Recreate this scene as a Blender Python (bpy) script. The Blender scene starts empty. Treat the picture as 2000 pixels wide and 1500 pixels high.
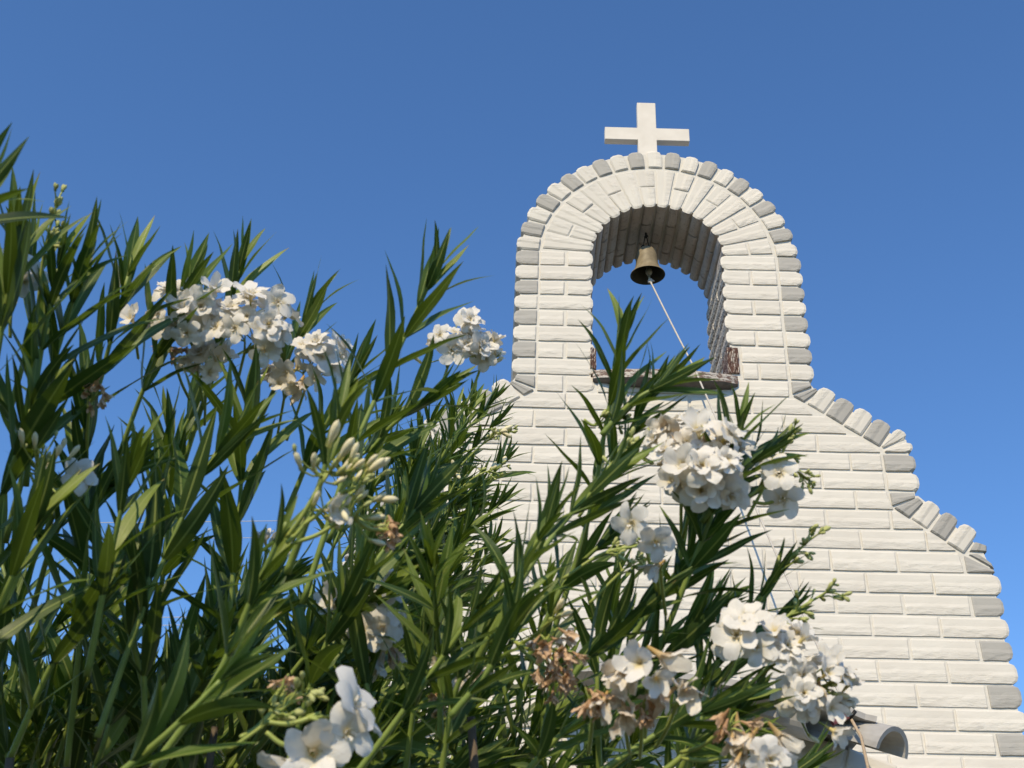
import bpy, bmesh, math, random
import numpy as np
from mathutils import Vector, Matrix, noise
from mathutils.bvhtree import BVHTree

scene = bpy.context.scene
R_ = math.radians
# ------------------------------------------------------------------ camera
CAM_F, CAM_PITCH, CAM_ROLL = 2400.0, R_(32.6), R_(2.3)
CAM = Vector((0.0, -4.13, 1.6))
FWD = Vector((0, math.cos(CAM_PITCH), math.sin(CAM_PITCH)))
_r0, _u0 = Vector((1, 0, 0)), Vector((0, -math.sin(CAM_PITCH), math.cos(CAM_PITCH)))
RIGHT = math.cos(CAM_ROLL) * _r0 + math.sin(CAM_ROLL) * _u0
UP = -math.sin(CAM_ROLL) * _r0 + math.cos(CAM_ROLL) * _u0
cd = bpy.data.cameras.new('camera')
cam = bpy.data.objects.new('camera', cd)
scene.collection.objects.link(cam)
cam.matrix_world = Matrix(((RIGHT.x, UP.x, -FWD.x, CAM.x), (RIGHT.y, UP.y, -FWD.y, CAM.y),
                           (RIGHT.z, UP.z, -FWD.z, CAM.z), (0, 0, 0, 1)))
cd.sensor_width = 36.0
cd.lens = 36.0 * CAM_F / 2000.0
cd.clip_start, cd.clip_end = 0.05, 5000
cd.dof.use_dof = True
cd.dof.focus_distance = 4.6
cd.dof.aperture_fstop = 15.0
scene.camera = cam
# ------------------------------------------------------------------ sky, sun, exposure
SUN_AZ, SUN_EL = 20.0, 38.0            # degrees left of the facade's normal, above the horizon
world = bpy.data.worlds.new('World')
scene.world = world
world.use_nodes = True
wn = world.node_tree
bg = wn.nodes['Background']
sky = wn.nodes.new('ShaderNodeTexSky')
sky.sky_type = 'NISHITA'
sky.sun_disc = False
sky.sun_elevation = R_(SUN_EL)
sky.sun_rotation = R_(180 + SUN_AZ)
sky.altitude = 0
sky.air_density = 1.0
sky.dust_density = 0.0
sky.ozone_density = 8.0
hsv = wn.nodes.new('ShaderNodeHueSaturation')
hsv.inputs['Saturation'].default_value = 1.045
wn.links.new(sky.outputs[0], hsv.inputs['Color'])
wn.links.new(hsv.outputs[0], bg.inputs[0])
bg.inputs[1].default_value = 0.147
sl = bpy.data.lights.new('sun', 'SUN')
sl.energy = 3.3
sl.angle = R_(0.53)
sl.color = (1.0, 0.835, 0.56)
so = bpy.data.objects.new('sun', sl)
scene.collection.objects.link(so)
SUN = Vector((-math.sin(R_(SUN_AZ)) * math.cos(R_(SUN_EL)), -math.cos(R_(SUN_AZ)) * math.cos(R_(SUN_EL)), math.sin(R_(SUN_EL))))
so.rotation_euler = SUN.to_track_quat('Z', 'Y').to_euler()
so.location = (-3, -8, 8)
scene.view_settings.view_transform = 'Standard'
scene.view_settings.look = 'None'
scene.view_settings.exposure = 0.38
scene.view_settings.gamma = 1.0
scene.view_settings.use_curve_mapping = False

rng = random.Random(7)


def at(px, py, d):
    """the place in the world at depth d (metres along the view) seen at a point of the 2000 x 1500 photograph"""
    return CAM + d * (FWD + (px - 1000) / CAM_F * RIGHT - (py - 750) / CAM_F * UP)


def on_y(px, py, y):
    v = at(px, py, 1.0) - CAM
    return CAM + v * ((y - CAM.y) / v.y)


def pix(p):
    v = p - CAM
    z = v.dot(FWD)
    return 1000 + CAM_F * v.dot(RIGHT) / z, 750 - CAM_F * v.dot(UP) / z, z


# ------------------------------------------------------------------ objects
COL = scene.collection


def thing(name, label, cat, loc=(0, 0, 0), group=None):
    o = bpy.data.objects.new(name, None)
    COL.objects.link(o)
    o.location = loc
    o.empty_display_size = 0.1
    o['label'] = label
    o['category'] = cat
    if group:
        o['group'] = group
    return o


def tag(o, label, cat, group=None):
    o['label'] = label
    o['category'] = cat
    if group:
        o['group'] = group
    return o


def link_mesh(name, me, parent=None, loc=None):
    o = bpy.data.objects.new(name, me)
    COL.objects.link(o)
    if parent is not None:
        o.parent = parent
        o.matrix_parent_inverse = Matrix.Translation(-Vector(parent.location))
    if loc is not None:
        o.location = loc
    return o


class MB:
    """collects vertices and faces for one mesh"""

    def __init__(s):
        s.v, s.f, s.uv, s.mi, s.rnd = [], [], [], [], []

    def add(s, verts, faces, uvs=None, mi=0, rnd=0.0):
        b = len(s.v)
        s.v += [tuple(p) for p in verts]
        for f in faces:
            s.f.append(tuple(i + b for i in f))
            s.mi.append(mi)
        s.uv += list(uvs) if uvs is not None else [(0.0, 0.0)] * len(verts)
        s.rnd += [rnd] * len(verts)

    def tube(s, pts, rad, n=6, mi=0, cap=True, uv=(0, 0)):
        pts = [Vector(p) for p in pts]
        m = len(pts)
        if not isinstance(rad, (list, tuple)):
            rad = [rad] * m
        vs, fs = [], []
        ref = Vector((0.31, 0.17, 0.93))
        for i, p in enumerate(pts):
            t = (pts[min(i + 1, m - 1)] - pts[max(i - 1, 0)]).normalized()
            a = t.cross(ref)
            if a.length < 1e-4:
                a = t.cross(Vector((1, 0, 0)))
            a.normalize()
            b = t.cross(a)
            for k in range(n):
                w = 2 * math.pi * k / n
                vs.append(p + rad[i] * (math.cos(w) * a + math.sin(w) * b))
        for i in range(m - 1):
            for k in range(n):
                fs.append((i * n + k, i * n + (k + 1) % n, (i + 1) * n + (k + 1) % n, (i + 1) * n + k))
        if cap:
            fs.append(tuple(range(n))[::-1])
            fs.append(tuple((m - 1) * n + k for k in range(n)))
        s.add(vs, fs, [uv] * len(vs), mi)

    def lathe(s, prof, M, n=12, mi=0, uvs=None):
        """prof: (radius, height) pairs about local z"""
        vs, fs, uv = [], [], []
        for j, (r, h) in enumerate(prof):
            for k in range(n):
                w = 2 * math.pi * k / n
                vs.append(M @ Vector((r * math.cos(w), r * math.sin(w), h)))
                uv.append((0.0, uvs[j] if uvs else j / (len(prof) - 1)))
        for j in range(len(prof) - 1):
            for k in range(n):
                fs.append((j * n + k, j * n + (k + 1) % n, (j + 1) * n + (k + 1) % n, (j + 1) * n + k))
        s.add(vs, fs, uv, mi)

    def box(s, lo, hi, mi=0, M=None):
        (a, b, c), (d, e, f) = lo, hi
        vs = [Vector(p) for p in ((a, b, c), (d, b, c), (d, e, c), (a, e, c), (a, b, f), (d, b, f), (d, e, f), (a, e, f))]
        if M:
            vs = [M @ p for p in vs]
        s.add(vs, [(0, 3, 2, 1), (4, 5, 6, 7), (0, 1, 5, 4), (1, 2, 6, 5), (2, 3, 7, 6), (3, 0, 4, 7)], None, mi)

    def mesh(s, name, mats, smooth=False, center=None):
        me = bpy.data.meshes.new(name)
        vs = s.v
        if center is not None:
            vs = [(p[0] - center[0], p[1] - center[1], p[2] - center[2]) for p in vs]
        me.from_pydata(vs, [], s.f)
        for m in (mats if isinstance(mats, (list, tuple)) else [mats]):
            me.materials.append(m)
        me.polygons.foreach_set('material_index', np.array(s.mi, dtype=np.int32))
        uvl = me.uv_layers.new(name='UVMap')
        li = np.empty(len(me.loops), dtype=np.int32)
        me.loops.foreach_get('vertex_index', li)
        uvl.data.foreach_set('uv', np.array(s.uv, dtype=np.float32)[li].ravel())
        at_ = me.attributes.new('rnd', 'FLOAT', 'POINT')
        at_.data.foreach_set('value', np.array(s.rnd, dtype=np.float32))
        if smooth:
            me.polygons.foreach_set('use_smooth', [True] * len(me.polygons))
        me.update()
        return me


# ------------------------------------------------------------------ materials
def mat(name):
    m = bpy.data.materials.new(name)
    m.use_nodes = True
    nt = m.node_tree
    return m, nt, nt.nodes['Principled BSDF'], nt.nodes['Material Output']


def N(nt, t, **kw):
    n = nt.nodes.new(t)
    for k, v in kw.items():
        if k.startswith('i_'):
            n.inputs[int(k[2:])].default_value = v
        else:
            setattr(n, k, v)
    return n


def mathn(nt, op, a, b=None, c=None):
    n = nt.nodes.new('ShaderNodeMath')
    n.operation = op
    for i, x in enumerate((a, b, c)):
        if x is None:
            continue
        if isinstance(x, (int, float)):
            n.inputs[i].default_value = x
        else:
            nt.links.new(x, n.inputs[i])
    return n.outputs[0]


def mixc(nt, fac, a, b):
    n = nt.nodes.new('ShaderNodeMix')
    n.data_type = 'RGBA'
    for i, x in ((0, fac), (6, a), (7, b)):
        if isinstance(x, (int, float)):
            n.inputs[i].default_value = x
        elif isinstance(x, tuple):
            n.inputs[i].default_value = (*x, 1)
        else:
            nt.links.new(x, n.inputs[i])
    return n.outputs[2]


def ramp(nt, src, pts):
    n = nt.nodes.new('ShaderNodeValToRGB')
    e = n.color_ramp.elements
    while len(e) < len(pts):
        e.new(0.5)
    for k, (p, c) in enumerate(pts):
        e[k].position = p
        e[k].color = (*c, 1) if isinstance(c, tuple) else (c, c, c, 1)
    nt.links.new(src, n.inputs[0])
    return n.outputs[0]


def masonry(name, col, col2, rough=0.75, streak=0.0):
    """painted split-face brick: fine grain all over, chiselled scratches on the lower half of the face (uv v < 0.5)"""
    m, nt, b, out = mat(name)
    geo = N(nt, 'ShaderNodeNewGeometry')
    mp = N(nt, 'ShaderNodeMapping')
    mp.inputs['Scale'].default_value = (15, 30, 50)
    nt.links.new(geo.outputs['Position'], mp.inputs[0])
    n1 = N(nt, 'ShaderNodeTexNoise')
    n1.inputs['Scale'].default_value = 1.0
    n1.inputs['Detail'].default_value = 6
    n1.inputs['Roughness'].default_value = 0.65
    nt.links.new(mp.outputs[0], n1.inputs[0])
    n2 = N(nt, 'ShaderNodeTexNoise')
    n2.inputs['Scale'].default_value = 5
    n2.inputs['Detail'].default_value = 5
    nt.links.new(geo.outputs['Position'], n2.inputs[0])
    n3 = N(nt, 'ShaderNodeTexNoise')
    n3.inputs['Scale'].default_value = 210
    n3.inputs['Detail'].default_value = 3
    nt.links.new(geo.outputs['Position'], n3.inputs[0])
    uv = N(nt, 'ShaderNodeUVMap')
    sp = N(nt, 'ShaderNodeSeparateXYZ')
    nt.links.new(uv.outputs[0], sp.inputs[0])
    low = ramp(nt, sp.outputs[1], [(0.38, 1.0), (0.55, 0.12)])
    h = mathn(nt, 'MULTIPLY', n1.outputs[0], low)
    bmp = N(nt, 'ShaderNodeBump')
    bmp.inputs['Strength'].default_value = 0.5
    bmp.inputs['Distance'].default_value = 0.012
    nt.links.new(h, bmp.inputs['Height'])
    bm2 = N(nt, 'ShaderNodeBump')
    bm2.inputs['Strength'].default_value = 0.25
    bm2.inputs['Distance'].default_value = 0.002
    nt.links.new(n3.outputs[0], bm2.inputs['Height'])
    nt.links.new(bmp.outputs[0], bm2.inputs['Normal'])
    nt.links.new(bm2.outputs[0], b.inputs['Normal'])
    f = ramp(nt, n2.outputs[0], [(0.35, 0.0), (0.7, 1.0)])
    c = mixc(nt, f, col, col2)
    oi = N(nt, 'ShaderNodeObjectInfo')
    v = mathn(nt, 'MULTIPLY_ADD', oi.outputs['Random'], 0.07, 0.95)
    hs = N(nt, 'ShaderNodeHueSaturation')
    nt.links.new(v, hs.inputs['Value'])
    nt.links.new(c, hs.inputs['Color'])
    # small grubby pits in the rough half
    pit = mathn(nt, 'MULTIPLY', ramp(nt, n1.outputs[0], [(0.62, 0.0), (0.74, 0.5)]), low)
    c2 = mixc(nt, pit, hs.outputs[0], (0.42, 0.37, 0.32))
    nt.links.new(c2, b.inputs['Base Color'])
    b.inputs['Roughness'].default_value = rough
    b.inputs['Specular IOR Level'].default_value = 0.3
    return m


M_WHITE = masonry('white_painted_brick', (0.665, 0.63, 0.56), (0.63, 0.59, 0.52))
M_GREY = masonry('grey_painted_brick', (0.405, 0.39, 0.355), (0.375, 0.36, 0.33))


def m_mortar():
    m, nt, b, out = mat('white_painted_mortar')
    geo = N(nt, 'ShaderNodeNewGeometry')
    n = N(nt, 'ShaderNodeTexNoise')
    n.inputs['Scale'].default_value = 60
    n.inputs['Detail'].default_value = 5
    nt.links.new(geo.outputs['Position'], n.inputs[0])
    bp = N(nt, 'ShaderNodeBump')
    bp.inputs['Strength'].default_value = 0.4
    bp.inputs['Distance'].default_value = 0.006
    nt.links.new(n.outputs[0], bp.inputs['Height'])
    nt.links.new(bp.outputs[0], b.inputs['Normal'])
    nt.links.new(ramp(nt, n.outputs[0], [(0.3, (0.60, 0.575, 0.52)), (0.7, (0.65, 0.62, 0.56))]), b.inputs['Base Color'])
    b.inputs['Roughness'].default_value = 0.8
    return m


M_MORTAR = m_mortar()


def m_soffit():
    """thinly painted, weathered brick of the reveal: white over scratched brown-grey brick"""
    m, nt, b, out = mat('weathered_reveal_brick')
    geo = N(nt, 'ShaderNodeNewGeometry')
    mp = N(nt, 'ShaderNodeMapping')
    mp.inputs['Scale'].default_value = (60, 60, 60)
    nt.links.new(geo.outputs['Position'], mp.inputs[0])
    n1 = N(nt, 'ShaderNodeTexNoise')
    n1.inputs['Scale'].default_value = 1
    n1.inputs['Detail'].default_value = 8
    n1.inputs['Roughness'].default_value = 0.7
    nt.links.new(mp.outputs[0], n1.inputs[0])
    n2 = N(nt, 'ShaderNodeTexNoise')
    n2.inputs['Scale'].default_value = 6
    n2.inputs['Detail'].default_value = 4
    nt.links.new(geo.outputs['Position'], n2.inputs[0])
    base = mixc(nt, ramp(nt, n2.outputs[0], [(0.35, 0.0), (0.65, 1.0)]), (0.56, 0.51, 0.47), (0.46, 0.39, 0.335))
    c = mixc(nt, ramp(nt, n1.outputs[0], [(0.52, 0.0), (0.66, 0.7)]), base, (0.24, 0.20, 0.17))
    nt.links.new(c, b.inputs['Base Color'])
    bp = N(nt, 'ShaderNodeBump')
    bp.inputs['Strength'].default_value = 0.8
    bp.inputs['Distance'].default_value = 0.01
    nt.links.new(n1.outputs[0], bp.inputs['Height'])
    nt.links.new(bp.outputs[0], b.inputs['Normal'])
    b.inputs['Roughness'].default_value = 0.85
    return m


M_SOFFIT = m_soffit()




def m_chipped(name, base, paint, thr, sc):
    """raw brown brick with streaks of white paint left on it"""
    m, nt, b, out = mat(name)
    geo = N(nt, 'ShaderNodeNewGeometry')
    mp = N(nt, 'ShaderNodeMapping')
    mp.inputs['Scale'].default_value = sc
    nt.links.new(geo.outputs['Position'], mp.inputs[0])
    n1 = N(nt, 'ShaderNodeTexNoise')
    n1.inputs['Scale'].default_value = 1
    n1.inputs['Detail'].default_value = 5
    n1.inputs['Roughness'].default_value = 0.7
    nt.links.new(mp.outputs[0], n1.inputs[0])
    f = ramp(nt, n1.outputs[0], [(thr, 0.0), (thr + 0.05, 1.0)])
    nt.links.new(mixc(nt, f, base, paint), b.inputs['Base Color'])
    bp = N(nt, 'ShaderNodeBump')
    bp.inputs['Strength'].default_value = 0.9
    bp.inputs['Distance'].default_value = 0.008
    nt.links.new(n1.outputs[0], bp.inputs['Height'])
    nt.links.new(bp.outputs[0], b.inputs['Normal'])
    b.inputs['Roughness'].default_value = 0.85
    return m


M_JAMB = m_chipped('scratched_white_jamb', (0.20, 0.17, 0.15), (0.68, 0.64, 0.575), 0.45, (70, 70, 150))
M_CHIP = m_chipped('chipped_brown_brick', (0.10, 0.045, 0.030), (0.62, 0.56, 0.48), 0.53, (220, 120, 24))
M_SILL = m_chipped('flaking_painted_sill', (0.19, 0.125, 0.10), (0.58, 0.53, 0.47), 0.47, (30, 60, 90))


def simple(name, col, rough=0.6, metal=0.0, col2=None, scale=20, bump=0.0, spec=0.5):
    m, nt, b, out = mat(name)
    geo = N(nt, 'ShaderNodeNewGeometry')
    n = N(nt, 'ShaderNodeTexNoise')
    n.inputs['Scale'].default_value = scale
    n.inputs['Detail'].default_value = 6
    nt.links.new(geo.outputs['Position'], n.inputs[0])
    nt.links.new(ramp(nt, n.outputs[0], [(0.35, col), (0.68, col2 or col)]), b.inputs['Base Color'])
    if bump:
        bp = N(nt, 'ShaderNodeBump')
        bp.inputs['Strength'].default_value = bump
        bp.inputs['Distance'].default_value = 0.004
        nt.links.new(n.outputs[0], bp.inputs['Height'])
        nt.links.new(bp.outputs[0], b.inputs['Normal'])
    b.inputs['Roughness'].default_value = rough
    b.inputs['Metallic'].default_value = metal
    b.inputs['Specular IOR Level'].default_value = spec
    return m


M_CROSS = simple('white_cross_paint', (0.69, 0.645, 0.575), 0.6, 0, (0.63, 0.585, 0.515), 14, 0.2)
M_BELL = simple('dull_bell_bronze', (0.28, 0.23, 0.15), 0.55, 0.0, (0.20, 0.16, 0.10), 45, 0.25, 0.3)
M_BELL_IN = simple('bell_inside_shade', (0.02, 0.022, 0.014), 0.7, 0.2, (0.05, 0.045, 0.02), 30)  # near-black colour stands in for the shade inside the bell
M_CLAPPER = simple('clapper_metal', (0.34, 0.33, 0.24), 0.5, 0.3, (0.25, 0.24, 0.17), 60)
M_WIRE = simple('black_iron', (0.02, 0.02, 0.02), 0.5, 0.5, (0.03, 0.025, 0.02), 60)
M_ROPE = simple('white_cord', (0.62, 0.59, 0.54), 0.9, 0, (0.5, 0.45, 0.39), 300, 0.6)
M_ROPE_TAN = simple('tan_cord', (0.50, 0.38, 0.26), 0.9, 0, (0.4, 0.3, 0.2), 300, 0.6)
M_TILE = simple('grey_roof_tile', (0.40, 0.385, 0.365), 0.75, 0, (0.33, 0.315, 0.295), 25, 0.3)
M_RED = simple('dark_red_plastic', (0.12, 0.012, 0.01), 0.45, 0, (0.09, 0.01, 0.01), 40)
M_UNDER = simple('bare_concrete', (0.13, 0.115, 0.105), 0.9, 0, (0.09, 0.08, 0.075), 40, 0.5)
M_GROUND = simple('weedy_ground', (0.085, 0.08, 0.045), 0.95, 0, (0.055, 0.06, 0.028), 2, 0.5)
M_CABLE = simple('pale_cable', (0.62, 0.60, 0.56), 0.5, 0, (0.55, 0.53, 0.5), 5)
M_BARK = simple('bark', (0.16, 0.12, 0.085), 0.9, 0, (0.09, 0.07, 0.05), 40, 0.8)


def leaf_mat(name, dark, mid, light, rib, under, trans, tfac, rough=0.40):
    m, nt, b, out = mat(name)
    uv = N(nt, 'ShaderNodeUVMap')
    sp = N(nt, 'ShaderNodeSeparateXYZ')
    nt.links.new(uv.outputs[0], sp.inputs[0])
    x = mathn(nt, 'ABSOLUTE', mathn(nt, 'SUBTRACT', sp.outputs[0], 0.5))
    at_ = N(nt, 'ShaderNodeAttribute')
    at_.attribute_name = 'rnd'
    oi = N(nt, 'ShaderNodeObjectInfo')
    sc_ = N(nt, 'ShaderNodeSeparateColor')
    nt.links.new(oi.outputs['Color'], sc_.inputs[0])
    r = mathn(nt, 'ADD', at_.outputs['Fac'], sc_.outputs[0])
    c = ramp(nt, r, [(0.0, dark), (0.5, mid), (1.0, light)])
    geo = N(nt, 'ShaderNodeNewGeometry')
    n = N(nt, 'ShaderNodeTexNoise')
    n.inputs['Scale'].default_value = 55
    n.inputs['Detail'].default_value = 4
    nt.links.new(geo.outputs['Position'], n.inputs[0])
    hs = N(nt, 'ShaderNodeHueSaturation')
    nt.links.new(c, hs.inputs['Color'])
    nt.links.new(mathn(nt, 'MULTIPLY_ADD', n.outputs[0], 0.5, 0.75), hs.inputs['Value'])
    # fine side veins
    w = N(nt, 'ShaderNodeTexWave')
    w.wave_type = 'BANDS'
    w.bands_direction = 'Y'
    w.inputs['Scale'].default_value = 14
    cmb = N(nt, 'ShaderNodeCombineXYZ')
    nt.links.new(mathn(nt, 'MULTIPLY_ADD', x, -0.35, sp.outputs[1]), cmb.inputs[1])
    nt.links.new(cmb.outputs[0], w.inputs[0])
    cv = mixc(nt, mathn(nt, 'MULTIPLY', w.outputs['Fac'], 0.10), hs.outputs[0], rib)
    ribf = ramp(nt, x, [(0.036, 1.0), (0.072, 0.0)])
    # dried tips on a few leaves
    ctop = mixc(nt, mathn(nt, 'MULTIPLY', ribf, 0.8), cv, rib)
    und = mixc(nt, ribf, under, rib)
    c3 = mixc(nt, geo.outputs['Backfacing'], ctop, und)
    tip = mathn(nt, 'MULTIPLY', ramp(nt, sp.outputs[1], [(0.90, 0.0), (1.0, 1.0)]), ramp(nt, r, [(0.78, 0.0), (0.8, 0.8)]))
    c4 = mixc(nt, tip, c3, (0.22, 0.13, 0.05))
    nt.links.new(c4, b.inputs['Base Color'])
    b.inputs['Roughness'].default_value = rough
    b.inputs['Specular IOR Level'].default_value = 0.34
    bp = N(nt, 'ShaderNodeBump')
    bp.inputs['Strength'].default_value = 0.18
    bp.inputs['Distance'].default_value = 0.001
    nt.links.new(w.outputs['Fac'], bp.inputs['Height'])
    nt.links.new(bp.outputs[0], b.inputs['Normal'])
    t = N(nt, 'ShaderNodeBsdfTranslucent')
    t.inputs[0].default_value = (*trans, 1)
    mx = N(nt, 'ShaderNodeMixShader')
    mx.inputs[0].default_value = tfac
    nt.links.new(b.outputs[0], mx.inputs[1])
    nt.links.new(t.outputs[0], mx.inputs[2])
    nt.links.new(mx.outputs[0], out.inputs[0])
    return m


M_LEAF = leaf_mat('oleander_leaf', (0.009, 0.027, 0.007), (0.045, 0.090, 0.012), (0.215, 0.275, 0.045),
                  (0.26, 0.31, 0.09), (0.040, 0.072, 0.020), (0.20, 0.32, 0.02), 0.20)  # dark and light tones set far apart to paint shaded and sunlit leaves
M_TREE = leaf_mat('grey_green_tree_leaf', (0.06, 0.08, 0.018), (0.11, 0.12, 0.03), (0.17, 0.165, 0.05),
                  (0.15, 0.15, 0.06), (0.10, 0.11, 0.05), (0.2, 0.22, 0.05), 0.15, 0.5)
M_STEM = simple('green_oleander_stem', (0.24, 0.31, 0.065), 0.5, 0, (0.15, 0.215, 0.045), 30, 0.1)
M_STALK = simple('yellow_green_stalk', (0.36, 0.41, 0.10), 0.55, 0, (0.27, 0.33, 0.075), 60)


def petal_mat(name, edge, throat, tfac, trans, brown=None):
    """uv v runs from the flower's throat (0) to the petal's rim (1)"""
    m, nt, b, out = mat(name)
    uv = N(nt, 'ShaderNodeUVMap')
    sp = N(nt, 'ShaderNodeSeparateXYZ')
    nt.links.new(uv.outputs[0], sp.inputs[0])
    oi = N(nt, 'ShaderNodeObjectInfo')
    geo = N(nt, 'ShaderNodeNewGeometry')
    n = N(nt, 'ShaderNodeTexNoise')
    n.inputs['Scale'].default_value = 70
    n.inputs['Detail'].default_value = 4
    nt.links.new(geo.outputs['Position'], n.inputs[0])
    c = ramp(nt, sp.outputs[1], [(0.05, throat), (0.26, tuple(0.35 * a + 0.65 * e for a, e in zip(throat, edge))), (0.42, edge)])
    if brown:
        f = mathn(nt, 'ADD', mathn(nt, 'MULTIPLY', oi.outputs['Random'], 0.5), mathn(nt, 'MULTIPLY', n.outputs[0], 0.9))
        c = mixc(nt, ramp(nt, f, [(0.72, 0.0), (0.98, 0.8)]), c, brown)
    nt.links.new(c, b.inputs['Base Color'])
    b.inputs['Roughness'].default_value = 0.55
    b.inputs['Specular IOR Level'].default_value = 0.25
    # fine lengthwise creases
    w = N(nt, 'ShaderNodeTexNoise')
    w.inputs['Scale'].default_value = 1
    mp = N(nt, 'ShaderNodeMapping')
    mp.inputs['Scale'].default_value = (26, 3, 1)
    nt.links.new(uv.outputs[0], mp.inputs[0])
    nt.links.new(mp.outputs[0], w.inputs[0])
    bp = N(nt, 'ShaderNodeBump')
    bp.inputs['Strength'].default_value = 0.35
    bp.inputs['Distance'].default_value = 0.0015
    nt.links.new(w.outputs[0], bp.inputs['Height'])
    nt.links.new(bp.outputs[0], b.inputs['Normal'])
    t = N(nt, 'ShaderNodeBsdfTranslucent')
    t.inputs[0].default_value = (*trans, 1)
    mx = N(nt, 'ShaderNodeMixShader')
    mx.inputs[0].default_value = tfac
    nt.links.new(b.outputs[0], mx.inputs[1])
    nt.links.new(t.outputs[0], mx.inputs[2])
    nt.links.new(mx.outputs[0], out.inputs[0])
    return m


M_PETAL = petal_mat('white_petal', (0.84, 0.81, 0.76), (0.70, 0.55, 0.16), 0.28, (0.85, 0.80, 0.68))
M_PETAL_OLD = petal_mat('creamy_ageing_petal', (0.82, 0.76, 0.66), (0.62, 0.40, 0.14), 0.25, (0.8, 0.7, 0.5), (0.50, 0.29, 0.13))
M_DRY = petal_mat('dried_brown_petal', (0.76, 0.54, 0.35), (0.55, 0.34, 0.18), 0.22, (0.6, 0.38, 0.2), (0.44, 0.25, 0.13))
M_BUD = petal_mat('cream_bud', (0.84, 0.76, 0.50), (0.46, 0.47, 0.13), 0.15, (0.7, 0.65, 0.4))
M_BUD_GREEN = petal_mat('green_bud', (0.48, 0.50, 0.20), (0.20, 0.27, 0.06), 0.1, (0.4, 0.45, 0.1))

# ================================================================== setting: ground
mb = MB()
G = 48
for i in range(G):
    pass
gs = [-3000, -600, -150, -40, -15, -6, -3, 0, 3, 6, 15, 40, 150, 600, 3000]
vs, fs = [], []
for a in gs:
    for b_ in gs:
        far = max(abs(a), abs(b_))
        vs.append((a, b_, 0.0 if far < 40 else 0.3 * noise.noise(Vector((a * .01, b_ * .01, 0)))))
k = len(gs)
for i in range(k - 1):
    for j in range(k - 1):
        fs.append((i * k + j, (i + 1) * k + j, (i + 1) * k + j + 1, i * k + j + 1))
mb.add(vs, fs)
g = link_mesh('ground', mb.mesh('ground', M_GROUND))
g['kind'] = 'structure'

# ================================================================== the chapel gable
MID = 0.605                 # the gable's centre line
ARC = (0.603, 4.915)        # the bell arch's centre
R_IN, R_JT, R_OUT = 0.283, 0.508, 0.605
TH = 0.39                   # thickness of the wall
TILT = 0.018                # the courses rise a little to the right


def shear(x, z):
    return z + TILT * (x - 1.0) * min(1.0, max(0.0, (z - 0.5) / 2.0))


gable = thing('chapel_gable', 'white painted brick chapel gable with open bell arch, stepped sides and grey edge bricks', 'chapel', (MID, 0, 0))


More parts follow.
